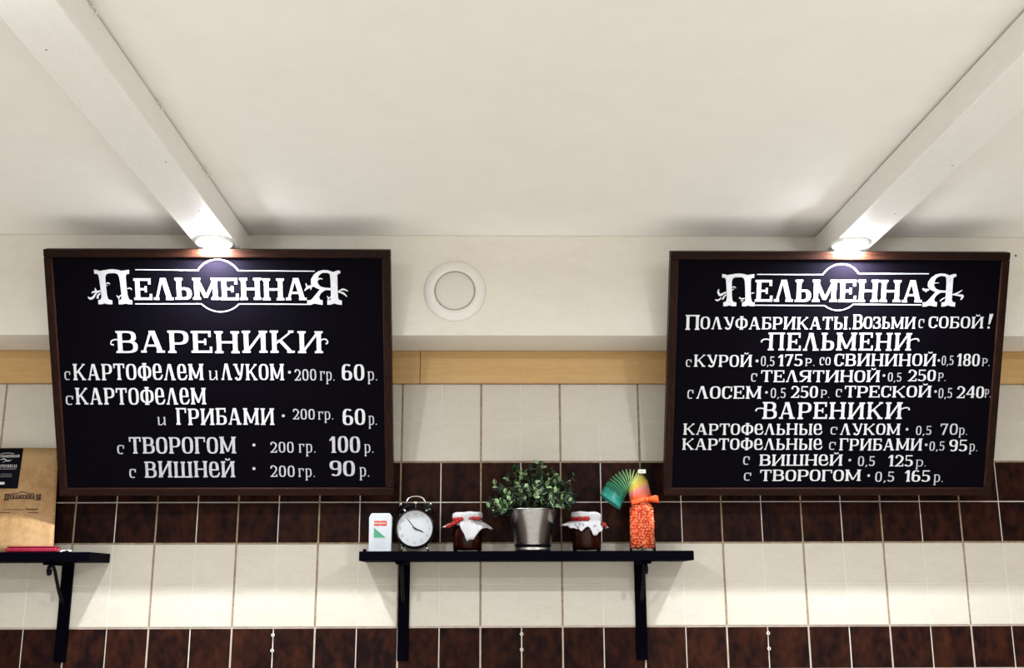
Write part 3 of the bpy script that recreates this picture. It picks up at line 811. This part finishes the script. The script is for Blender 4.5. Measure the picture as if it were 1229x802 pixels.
for (a, b, z, hh) in ((-.0145, -.003, .0295, .0010), (.0005, .0140, .0295, .0010), (-.013, .013, .0235, .0004), (-.013, .011, .0205, .0004), (-.013, .013, .0175, .0004), (-.012, .009, .0145, .0004), (-.013, .013, .0115, .0004), (-.013, .012, .0085, .0004)):
    x = a
    while x < b:
        w_ = random.uniform(.0012, .0028); P.rect(x, z, min(x + w_, b), z + hh); x += w_ + .0007
pen_object(P, 'small_print', M['grey_print'], e, .0112)
o = MB().tube([(0, 0, .0035), (.004, 0, .0045), (.009, 0, .0035)], [.0025, .0036, .002], 8).build('black_stopper', M['iron'], smooth=True, loc=(-.2795, -.085, ST))
tag(o, 'tiny black stopper lying left of the white plastic box', 'stopper')

# ------------------------------------------------------------------ twin bell alarm clock
e = empty('alarm_clock', (-.1575, -.062, ST), 'black twin bell alarm clock with a white face showing nearly ten to four', 'clock')
CZ = .0560
mb = MB(); mb.lathe([(0, -.022), (.040, -.022), (.0465, -.017), (.0482, -.008), (.0482, .012), (.0465, .0165), (.0440, .0180), (.0425, .0165), (.0425, .0135), (0, .0135)], (0, 0, CZ), 64, 'y')
mb.build('clock_case', M['clock_black'], e, smooth=True)
mb = MB(); mb.lathe([(0, .0140), (.0427, .0140), (.0427, .0132)], (0, 0, CZ), 64, 'y')
face = mb.build('dial', M['clock_face'], e)
P = Pen()
for k in range(12):
    a = math.radians(90 - 30 * (k + 1)); s = str(k + 1)
    cx_, cz_ = .0345 * math.cos(a), CZ + .0345 * math.sin(a)
    word(P, s, cx_ - .0021 * len(s), cx_ + .0021 * len(s), cz_ - .0032, cz_ + .0032, 't')
for k in range(60):
    a = math.radians(6 * k); r1 = .0396 if k % 5 else .0388
    P.stroke([(r1 * math.cos(a), CZ + r1 * math.sin(a)), (.0408 * math.cos(a), CZ + .0408 * math.sin(a))], .0004, 1)
pen_object(P, 'dial_numeral', M['numeral'], face, .0142)
def hand(ang, ln, w):
    d = Vector((math.cos(ang), math.sin(ang))); q = Vector((-d.y, d.x))
    P = Pen(); c = Vector((0, CZ))
    P.poly([tuple(c - d * .006 + q * w), tuple(c - d * .006 - q * w), tuple(c + d * ln * .7 - q * w * 1.1), tuple(c + d * ln - q * w * .2), tuple(c + d * ln + q * w * .2), tuple(c + d * ln * .7 + q * w * 1.1)])
    return P
pen_object(hand(math.radians(129), .0335, .0010), 'minute_hand', M['hand'], face, .0152)
pen_object(hand(math.radians(-24), .0245, .0015), 'hour_hand', M['hand'], face, .0148)
mb = MB(); mb.lathe([(0, .0168), (.0022, .0165), (.0026, .0140)], (0, 0, CZ), 16, 'y'); mb.build('hub_cap', M['hand'], face, smooth=True)
def bell_at(sx):
    b = MB()
    R_ = .0215
    prof = [(R_, 0), (R_ * .97, .004), (R_ * .82, .009), (R_ * .55, .0125), (R_ * .2, .0142), (0, .0145)]
    b.lathe(prof, (0, 0, 0), 28)
    o = b.build('bell', M['clock_black'], e, smooth=True)
    o.location = (sx * .0265, 0, CZ + .0440); o.rotation_euler = (0, sx * math.radians(33), 0)
    n_ = MB().lathe([(0.0025, -.006), (.0025, .0150), (.0040, .0165), (.0040, .0200), (.0020, .0225), (0, .0228)], (0, 0, 0), 14).build('bell_nut', M['chrome'], o, smooth=True)
    t_ = MB().tube([(0, 0, -.001), (0, 0, -.012)], .0018, 8).build('bell_post', M['chrome'], o, smooth=True)
bell_at(-1); bell_at(1)
mb = MB(); mb.tube([(-.0245, 0, CZ + .055), (-.0225, 0, CZ + .063), (-.0175, 0, CZ + .0725), (-.0100, 0, CZ + .0765), (0, 0, CZ + .0775), (.0100, 0, CZ + .0765), (.0180, 0, CZ + .0725), (.0235, 0, CZ + .063), (.0250, 0, CZ + .055)], [.0016, .0022, .0022, .0016, .0014, .0016, .0022, .0022, .0016], 8)
mb.build('carry_handle', M['chrome'], e, smooth=True)
mb = MB(); mb.tube([(0, 0, CZ + .046), (0, 0, CZ + .062)], .0013, 8); mb.box((-.0035, -.0025, CZ + .0605), (.0035, .0025, CZ + .0640))
mb.build('hammer', M['chrome'], e)
for sx in (-1, 1):
    mb = MB(); mb.tube([(sx * .0260, 0, CZ - .038), (sx * .0330, -.004, .0022)], [.0030, .0021], 10)
    mb.build('leg', M['chrome'], e, smooth=True)

# ------------------------------------------------------------------ jam jars with cloth bonnets
def jam_jar(x, y, label, hems, tilt, dots, seed):
    rnd = random.Random(seed)
    e = empty('jam_jar', (x, y, ST), label, 'jar', 'jam jars with cloth bonnets')
    mb = MB(); mb.lathe([(0, .0015), (.028, .0), (.0335, .003), (.0350, .009), (.0350, .052), (.0335, .060), (.0300, .066), (.0300, .078),], n=40)
    mb.build('glass_body', M['glass'], e, smooth=True)
    mb = MB(); mb.lathe([(0, .0040), (.030, .0045), (.0340, .0105), (.0340, .0505), (.032, .058), (0, .060)], n=36)
    mb.build('jam_filling', M['jam'], e, smooth=True)
    mb = MB(); mb.lathe([(.0312, .068), (.0325, .069), (.0325, .082), (.031, .0845), (0, .0850)], n=36)
    mb.build('lid', M['lid'], e, smooth=True)
    # bonnet: flat crown, gathered under the ribbon, then a flaring hem
    mb = MB(); n = 96; rings = []
    prof = [(0.0, .0925, 0), (.55, .0930, 0), (.86, .0925, 0), (.97, .0905, 0), (1.0, .087, 0), (.985, .080, .2), (.955, .0745, .5), (.95, .0705, .4)]
    R_ = .0360
    ph = [rnd.uniform(0, 6.28) for _ in range(4)]
    for (rr, z, wv) in prof:
        ring = []
        for k in range(n):
            a = 2 * PI * k / n
            wob = 1 + .018 * wv * math.sin(17 * a + ph[0]) + .012 * math.sin(3 * a + ph[1]) * rr
            ring.append((R_ * rr * wob * math.cos(a), R_ * rr * wob * math.sin(a), z + tilt * rr * math.cos(a) + .0008 * math.sin(5 * a + ph[2])))
        rings.append(ring)
    for s_ in range(1, 8):
        q = s_ / 7
        ring = []
        for k in range(n):
            a = 2 * PI * k / n
            ln, fl = .007, .006
            for (ac, wd, l2, f2) in hems:
                d = (a - math.radians(ac) + PI) % (2 * PI) - PI
                g = math.exp(-(d / math.radians(wd)) ** 4)
                ln += l2 * g; fl += f2 * g
            fold = 1 + .06 * q * math.sin(11 * a + ph[3]) + .03 * q * math.sin(23 * a + ph[0])
            r = (R_ * .955 + fl * q ** .8) * fold
            ln *= 1 + .14 * math.sin(9 * a + ph[2]) + .07 * math.sin(21 * a + ph[1])
            ring.append((r * math.cos(a), r * math.sin(a), .0705 - ln * q ** 1.15 + tilt * math.cos(a)))
        rings.append(ring)
    vs = [p for r in rings for p in r]
    fs = [(i * n + k, i * n + (k + 1) % n, (i + 1) * n + (k + 1) % n, (i + 1) * n + k) for i in range(len(rings) - 1) for k in range(n)]
    mb.add(vs, fs)
    c = mb.build('cloth_cover', M['cloth'], e, smooth=True)
    md = c.modifiers.new('thickness', 'SOLIDIFY'); md.thickness = .0006; md.offset = 1
    # ribbon tied round the neck, ends in short tails
    mb = MB(); nn = 64; R1 = R_ * .99
    sect = [(.0, -.0042), (.0012, -.0042), (.0016, .0), (.0012, .0042), (.0, .0042)]
    a0, a1 = dots['ribbon']
    vs = []
    for k in range(nn + 1):
        a = math.radians(a0 + (a1 - a0) * k / nn)
        sag = dots.get('sag', 0) * math.sin(PI * k / nn)
        taper = min(1, math.sin(PI * k / nn) * 5 + .15)
        for (dr, dz) in sect:
            vs.append(((R1 + dr) * math.cos(a), (R1 + dr) * math.sin(a), .0765 + dz * taper * dots.get('wide', 1) - sag + tilt * math.cos(a)))
    ns = len(sect)
    mb.add(vs, [(k * ns + j, k * ns + j + 1, (k + 1) * ns + j + 1, (k + 1) * ns + j) for k in range(nn) for j in range(ns - 1)])
    rb = mb.build('ribbon', M['ribbon'], e, smooth=True)
    for (pts, r_) in dots['tails']:
        mb = MB(); mb.tube(pts, r_, 8); mb.build('ribbon_tail', M['ribbon'], e, smooth=True)
    if dots.get('spots'):
        mb = MB()
        for (a, z, rr, sz) in dots['spots']:
            a = math.radians(a)
            mb.lathe([(0, sz), (sz * .7, sz * .6), (sz, 0), (0, -sz)], (rr * math.cos(a), rr * math.sin(a), z), 7)
        mb.build('embroidered_dot', M['dark_dot'], c)
    return e
jam_jar(-.0310, -.072, 'jam jar with plain white cloth flap and red ribbon, between clock and plant',
        [(-84, 24, .034, .005), (-58, 14, .012, .012), (-172, 22, .004, .016), (-20, 22, .012, .018), (60, 40, .008, .01)], .001,
        {'ribbon': (-168, -104), 'wide': 1.1, 'sag': 0,
         'tails': [([(-.020, -.033, .072), (-.030, -.036, .066), (-.042, -.038, .060), (-.051, -.037, .057)], [.0042, .0048, .0044, .0034]),
                   ([(.004, -.0375, .077), (.016, -.0385, .0775), (.028, -.030, .0775), (.034, -.018, .077)], [.0018, .0044, .0044, .0022])]}, 3)
jam_jar(.2555, -.072, 'jam jar with dotted white cloth and dark red ribbon, between plant and bottle',
        [(-60, 26, .024, .003), (-118, 26, .014, .008), (-168, 24, .004, .020), (-8, 20, .008, .010), (70, 50, .01, .008)], -.001,
        {'ribbon': (-172, -80), 'wide': 1.25, 'sag': .001,
         'tails': [([(.034, -.022, .066), (.041, -.024, .064), (.044, -.022, .059), (.041, -.018, .056)], [.003, .0046, .0050, .0030])],
         'spots': [(-128, .0600, .0458, .0018), (-122, .0570, .0460, .0018), (-116, .0625, .0443, .0015), (-104, .0610, .0433, .0016), (-100, .0540, .0443, .0018), (-66, .0590, .0430, .0020), (-84, .0490, .0433, .0020)]}, 11)

# ------------------------------------------------------------------ potted plant
PX = .1262
e = empty('potted_plant', (PX, -.072, ST), 'bushy small leaved green plant in a brushed steel pot on the shelf', 'plant')
mb = MB(); mb.lathe([(0, .004), (.0405, .004), (.0425, .0), (.0435, .002), (.0435, .0065), (.0425, .008), (.0425, .0105), (.0440, .012), (.0450, .020), (.0572, .092), (.0592, .0965), (.0597, .0995), (.0585, .1005), (.0572, .099), (.0535, .088), (0, .088)], n=64)
mb.build('pot', M['steel'], e, smooth=True)
mb = MB(); mb.lathe([(0, .0925), (.030, .0915), (.0535, .089)], n=24); mb.build('soil', M['soil'], e, smooth=True)
def leaf(mb, p, d, up, ln, wd, col):
    s = d.cross(up)
    if s.length < 1e-4: s = Vector((1, 0, 0))
    s.normalize(); u = s.cross(d).normalized()
    pts = [p, p + d * ln * .3 + s * wd * .42 + u * wd * .12, p + d * ln * .65 + s * wd * .48 + u * wd * .16, p + d * ln,
           p + d * ln * .65 - s * wd * .48 + u * wd * .16, p + d * ln * .3 - s * wd * .42 + u * wd * .12, p + d * ln * .5 - u * wd * .06]
    mb.add(pts, [(0, 1, 6), (1, 2, 6), (2, 3, 6), (3, 4, 6), (4, 5, 6), (5, 0, 6)], col)
rp = random.Random(21)
# tips of the main sprigs (x, z above the shelf top, depth), as they spread
tips = [(-.104, .104, -.02), (-.098, .092, .0), (-.088, .096, -.04), (.094, .118, -.02), (.088, .112, .02), (-.092, .158, -.01), (-.100, .125, .02), (-.082, .112, -.03), (-.060, .175, .01), (-.048, .195, -.01), (-.036, .200, .02), (-.020, .185, -.02), (-.066, .135, -.035), (-.045, .150, -.04),
        (.002, .200, .00), (.014, .212, .015), (.026, .205, -.01), (.040, .196, .01), (.052, .182, -.015), (.066, .168, .01), (.082, .165, -.01), (.100, .178, .005), (.094, .142, -.02), (.104, .128, .01),
        (.078, .122, -.035), (.055, .138, -.045), (.030, .150, -.045), (.008, .158, -.042), (-.015, .150, -.048), (-.030, .125, -.055), (.045, .118, -.055), (.012, .128, -.058), (.070, .145, .03), (-.075, .150, .03),
        (.0, .175, .04), (.035, .165, .045), (-.04, .165, .045), (-.01, .140, -.03), (.022, .180, -.03), (-.055, .118, -.045), (.060, .110, -.05)]
for (tx, tz, ty) in tips:
    base = Vector((tx * .28 + rp.uniform(-.006, .006), ty * .35, .088))
    tip = Vector((tx, ty, tz))
    midp = base.lerp(tip, .5) + Vector((-tx * .10, 0, .016))
    path = []
    for k in range(9):
        t = k / 8
        path.append(base * (1 - t) ** 2 + midp * 2 * t * (1 - t) + tip * t * t)
    sp = MB()
    for k in range(10):
        t = .30 + .70 * k / 9
        i = min(int(t * 8), 7); q = path[i].lerp(path[i + 1], t * 8 - i)
        d = (path[i + 1] - path[i]).normalized()
        for sgn in (-1, 1):
            ang = rp.uniform(0, 2 * PI)
            side = d.cross(Vector((math.cos(ang), math.sin(ang), .3))).normalized()
            dd = (d * .55 + side * sgn * .9 + Vector((0, 0, .15))).normalized()
            upv = Vector((rp.uniform(-.5, .5), -1 + rp.uniform(-.5, .5), .8))
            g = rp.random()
            bright = (t > .6) * .7 + .3  # inner leaves darker: shade inside the bush put into the leaf colour
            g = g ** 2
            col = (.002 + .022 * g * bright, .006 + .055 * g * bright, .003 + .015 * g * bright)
            if rp.random() < .22 * bright: col = (.24, .36, .17)  # a few pale leaves painted as highlights
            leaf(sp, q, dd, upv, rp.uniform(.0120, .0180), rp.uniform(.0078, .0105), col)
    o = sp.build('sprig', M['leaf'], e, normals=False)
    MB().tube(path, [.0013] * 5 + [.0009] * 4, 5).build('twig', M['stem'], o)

# ------------------------------------------------------------------ bottle of orange beads with a rainbow spring
BX, BY = .3905, -.072
e = empty('glass_bottle', (BX, BY, ST), 'clear glass bottle filled with orange beads at the right end of the shelf', 'bottle')
mb = MB(); mb.lathe([(0, .004), (.026, .0), (.0300, .001), (.0315, .004), (.0315, .098), (.0300, .108), (.0255, .118), (.0190, .125), (.0150, .131), (.0140, .150), (.0150, .152), (.0150, .156)], n=40)
mb.build('glass_body', M['glass'], e, smooth=True)
mb = MB()
pts = [(0, .156), (.0118, .156), (.0118, .150), (0, .150)]
mb.lathe([(0, .150), (.0118, .150), (.0118, .159), (.0150, .160), (.0150, .163), (0, .163)], n=24); mb.build('stopper', M['tag_white'], e, smooth=True)
# beads
ico_v, ico_f = None, None
import bmesh
bm = bmesh.new(); bmesh.ops.create_icosphere(bm, subdivisions=2, radius=1.0)
ico_v = [v.co.copy() for v in bm.verts]; ico_f = [tuple(v.index for v in f.verts) for f in bm.faces]; bm.free()
mb = MB(); rb_ = random.Random(5)
def put(x, y, z, r): mb.add([(x + v.x * r, y + v.y * r, z + v.z * r) for v in ico_v], ico_f)
z = .0115; k_ = 0
while z < .122:
    Rz = .0266 if z < .100 else max(.008, .0266 - (z - .100) * .62)
    nb = int(2 * PI * Rz / .0080)
    for k in range(nb):
        a = 2 * PI * (k + .37 * k_) / nb + rb_.uniform(-.07, .07)
        rr = Rz + rb_.uniform(-.0008, .0002)
        put(rr * math.cos(a), rr * math.sin(a), z + rb_.uniform(-.0016, .0016), rb_.uniform(.0036, .0042))
    z += .0064; k_ += 1
o = mb.build('orange_beads', M['bead'], smooth=True, loc=(BX, BY, ST), normals=False)
tag(o, 'bright orange beads filling the clear glass bottle on the shelf', 'beads', kind='stuff')
mb = MB(); mb.lathe([(0, .0105), (.0235, .0105), (.0235, .100), (.010, .120), (0, .120)], n=24)
o2 = mb.build('bead_core', M['bead'], o, smooth=True)

# the spring drapes from the bottle neck over to the left
e = empty('coil_spring', (BX, BY, ST + .12), 'rainbow plastic coil spring draped over the bottle neck, teal end hanging left', 'toy')
def px2(x, y):      # photograph proportions of the drape, measured in the plane of the bottle
    return Vector(((x - 770.5) * .00203, (602.5 - y) * .00203))
keys = [((744.5, 612), (722, 595)), ((746.5, 607.5), (724, 590)), ((748.5, 602.5), (727, 585)), ((751, 597), (731, 579)), ((753.5, 592.5), (737, 572.5)), ((755.5, 589), (745, 567)), ((756.5, 586), (753, 564.5)),
        ((757, 584.5), (761, 564.5)), ((756.5, 586), (768, 567)), ((756, 588), (774, 572)), ((756, 590.5), (778, 578)), ((756, 593.5), (780, 585)), ((756.5, 596.5), (781.5, 592)), ((757, 600), (783, 598)), ((758, 604), (783, 604))]
dens = [9, 5, 3, 2.2, 2, 1.8, 1.6, 1.5, 4, 4, 5, 5, 5, 6]
cols_k = [(.015, .20, .165), (.015, .22, .18), (.02, .27, .19), (.04, .32, .18), (.10, .40, .20), (.20, .52, .25), (.34, .62, .28), (.55, .76, .30), (.72, .80, .28), (.80, .70, .12), (.82, .58, .10), (.85, .32, .28), (.85, .20, .14), (.85, .13, .03), (.70, .05, .01)]
pts, cols = [], []
STEP = 22
for i in range(len(keys) - 1):
    (ia, oa), (ib, ob) = keys[i], keys[i + 1]
    tot = int(dens[i] * STEP)
    for k in range(tot):
        t = k / tot
        inn = px2(*ia).lerp(px2(*ib), t); out = px2(*oa).lerp(px2(*ob), t)
        c = (inn + out) / 2; h = (out - inn) / 2
        th = 2 * PI * (k / STEP + (sum(dens[:i])))
        pts.append((c.x + h.x * math.cos(th), .0255 * math.sin(th), c.y + h.y * math.cos(th)))
        ca, cb = cols_k[i], cols_k[i + 1]
        cols.append(tuple(ca[j] * (1 - t) + cb[j] * t for j in range(3)))
mb = MB(); mb.tube(pts, .0011, 5, cols=cols)
mb.build('coil', M['spring'], e, smooth=True, normals=False)
q = px2(770, 568.5)
mb = MB(); mb.box((-.0085, -.0290, -.0045), (.0100, -.0272, .0050))
t_ = mb.build('end_clip', M['tag_white'], e, bevel=.0004); t_.location = (q.x, 0, q.y)
t_['label'] = 'pale clip with a dark hole'
MB().lathe([(0, .0003), (.0013, .0003), (.0013, -.0002)], (.0005, -.0290, .0), 10, 'y').build('clip_hole', M['hand'], t_)

# orange ribbon loops tied below the spring
e = empty('ribbon_bow', (BX, BY, ST + .118), 'orange ribbon bow tied around the bottle neck below the spring', 'ribbon')
def band(name, path, w, parent, m):
    mb = MB(); n = len(path)
    ps = [Vector(p) for p in path]
    vs = []
    for i, p in enumerate(ps):
        ww = w[i] if isinstance(w, list) else w
        vs += [p + Vector((0, 0, ww / 2)), p + Vector((0, -.0007, 0)), p - Vector((0, 0, ww / 2))]
    mb.add(vs, [(i * 3 + j, i * 3 + j + 1, i * 3 + j + 4, i * 3 + j + 3) for i in range(n - 1) for j in range(2)])
    o = mb.build(name, m, parent, smooth=True)
    md = o.modifiers.new('t', 'SOLIDIFY'); md.thickness = .0006
    sd = o.modifiers.new('s', 'SUBSURF'); sd.levels = 1; sd.render_levels = 2
    return o
band('neck_wrap', [(.021 * math.cos(a * PI / 12), .021 * math.sin(a * PI / 12), .004) for a in range(25)], .010, e, M['orange_cloth'])
band('bow_loop', [(.010, -.024, .005), (.020, -.030, .007), (.032, -.030, .008), (.040, -.022, .006), (.041, -.014, .004), (.034, -.012, .004), (.022, -.016, .004), (.012, -.020, .004)], [.006, .011, .014, .016, .016, .013, .010, .006], e, M['orange_cloth'])
band('bow_loop', [(.008, -.024, .004), (-.002, -.031, .003), (-.014, -.031, .000), (-.026, -.026, -.003), (-.029, -.018, -.002), (-.020, -.020, .002)], [.006, .010, .011, .010, .009, .006], e, M['orange_cloth'])
MB().lathe([(0, .004), (.004, .003), (.005, 0), (.004, -.003), (0, -.004)], (.009, -.026, .004), 12, 'y').build('bow_knot', M['orange_cloth'], e, smooth=True)

# ================================================================== LEFT SHELF THINGS
KX0, KX1 = -1.190, -1.0085
e = empty('kraft_menu', (0, 0, ST), 'brown kraft paper menu standing on the left shelf, printed in dark ink', 'menu')
def kraft_pt(x, z):
    """the sheet leans back and its right edge curls towards the wall"""
    u = (x - KX0) / (KX1 - KX0)
    y = -.1020 + .080 * (z / .25) + .010 * max(0, u - .62) ** 2 / .14 + .0015 * math.sin(9 * u + 6 * z)
    return Vector((x - .041 * (z / .25) * (.35 + .65 * max(0, u)), y, z))
mb = MB(); nx, nz = 16, 12
H_ = .2570
mb.add([kraft_pt(KX0 + (KX1 - KX0) * i / nx, H_ * j / nz + .0004) for j in range(nz + 1) for i in range(nx + 1)],
       [(j * (nx + 1) + i, j * (nx + 1) + i + 1, (j + 1) * (nx + 1) + i + 1, (j + 1) * (nx + 1) + i) for j in range(nz) for i in range(nx)])
sheet = mb.build('kraft_sheet', M['kraft'], e, smooth=True)
md = sheet.modifiers.new('t', 'SOLIDIFY'); md.thickness = .0012; md.offset = -1
def print_on(pen, name, material, parent, lift):
    mb = MB()
    for i, it in enumerate(pen.p):
        P_ = it[1] if it[0] == 'p' else None
        lf = lift + (i % 7) * .00003
        def cv(p):
            q = kraft_pt(p[0], p[1]); return (q.x, q.y - lf, q.z)
        if P_: mb.add([cv(p) for p in P_], [tuple(range(len(P_)))])
        else:
            A, B = it[1], it[2]; n = len(A)
            mb.add([cv(p) for p in A] + [cv(p) for p in B], [(k, k + 1, n + k + 1, n + k) for k in range(n - 1)])
    return mb.build(name, material, parent, normals=False)
P = Pen()
z0 = .1300
word(P, 'П', -1.139, -1.125, z0 - .005, z0 + .011, 'k'); word(P, 'ЕЛЬМЕННА', -1.125, -1.059, z0 - .002, z0 + .0085, 'k'); word(P, 'Я', -1.058, -1.044, z0 - .005, z0 + .010, 'k')
P.stroke([(-1.122, z0 + .0105), (-1.106, z0 + .012), (-1.092, z0 + .0165), (-1.078, z0 + .012), (-1.062, z0 + .0105)], .0020)
P.stroke([(-1.137, z0 - .0045), (-1.046, z0 - .0045)], .0007, 1)
P.rect(-1.150, .0945, -1.116, .0960); P.rect(-1.073, .0945, -1.048, .0960)
for (zz, a, b, w_) in ((.1015, -1.137, -1.083, .0014), (.1015, -1.078, -1.049, .0030)):
    x = a
    while x < b - .002:
        l_ = random.uniform(.002, .0045); P.rect(x, zz, min(x + l_, b), zz + w_); x += l_ + .0009
print_on(P, 'printed_text', M['ink'], sheet, .0012)
# black leaflet clipped to the kraft sheet
e2 = empty('leaflet', (0, 0, ST), 'black leaflet with white print stuck on the kraft menu at the left edge', 'leaflet')
LX0, LX1, LZ0, LZ1 = -1.188, -1.1060, .1545, .2560
mb = MB(); n = 8
mb.add([tuple(kraft_pt(LX0 + (LX1 - LX0) * i / n, z) + Vector((0, -.0022, 0))) for z in (LZ0, (LZ0 + LZ1) / 2, LZ1) for i in range(n + 1)],
       [(j * (n + 1) + i, j * (n + 1) + i + 1, (j + 1) * (n + 1) + i + 1, (j + 1) * (n + 1) + i) for j in range(2) for i in range(n)])
lf_ = mb.build('leaflet_sheet', M['poster_black'], e2, smooth=True)
md = lf_.modifiers.new('t', 'SOLIDIFY'); md.thickness = .0005; md.offset = -1
P = Pen()
word(P, 'ПЕЛЬМЕННАЯ', -1.172, -1.1045, .2215, .2280, 'l')
P.stroke([(-1.160, .2305), (-1.138, .2330), (-1.120, .2305)], .0010)
P.stroke([(-1.158, .2155), (-1.146, .2175), (-1.138, .2125), (-1.128, .2115)], [.0008, .0026, .0016, .0006])
P.stroke([(-1.150, .2090), (-1.138, .2130), (-1.124, .2150)], [.0006, .0014, .0006])
word(P, 'ВАРЕНИКИ', -1.170, -1.108, .1955, .2030, 't')
P.rect(-1.170, .1915, -1.108, .1922)
P.poly([(-1.176, .1560), (-1.176, .1885), (-1.1600, .1885), (-1.1595, .1850), (-1.1640, .1800), (-1.1625, .1755), (-1.1560, .1690), (-1.1545, .1600), (-1.1345, .1590), (-1.1345, .1530), (-1.176, .1530)])
for zz in (.1790, .1755, .1720):
    x = -1.150
    while x < -1.118: P.rect(x, zz, x + .003, zz + .0005); x += .0042
def _sh(q): return (q[0] - .0085, q[1] + .0110)
P.p = [('p', [_sh(q) for q in it[1]]) if it[0] == 'p' else ('s', [_sh(q) for q in it[1]], [_sh(q) for q in it[2]]) for it in P.p]
print_on(P, 'leaflet_print', M['poster_print'], lf_, .0026)

# crimson flat case and a scrap of paper on the left shelf
e = empty('flat_case', (-1.046, -.112, ST), 'flat crimson case lying on the left shelf in front of the kraft menu', 'case')
mb = MB(); mb.box((-.058, -.020, 0), (.060, .006, .0105)); mb.build('case_body', M['pink'], e, bevel=.003)
mb = MB(); mb.box((-.054, -.0205, .0112), (.058, .005, .0138)); mb.build('case_lid', M['pink'], e, bevel=.0012)
mb = MB(); mb.box((-.050, -.0185, .0103), (.056, .004, .0114)); mb.build('lid_seam', M['ink'], e)
mb = MB()
g = [[(-.012 + .008 * i, -.008 + .008 * j, .0008 + .0022 * ((i * 7 + j * 5) % 3)) for i in range(4)] for j in range(3)]
mb.add([p for r in g for p in r], [(j * 4 + i, j * 4 + i + 1, (j + 1) * 4 + i + 1, (j + 1) * 4 + i) for j in range(2) for i in range(3)])
o = mb.build('paper_scrap', M['paper'], loc=(-.972, -.105, ST + .0004))
md = o.modifiers.new('t', 'SOLIDIFY'); md.thickness = .0004
tag(o, 'crumpled scrap of white paper beside the crimson case', 'paper')
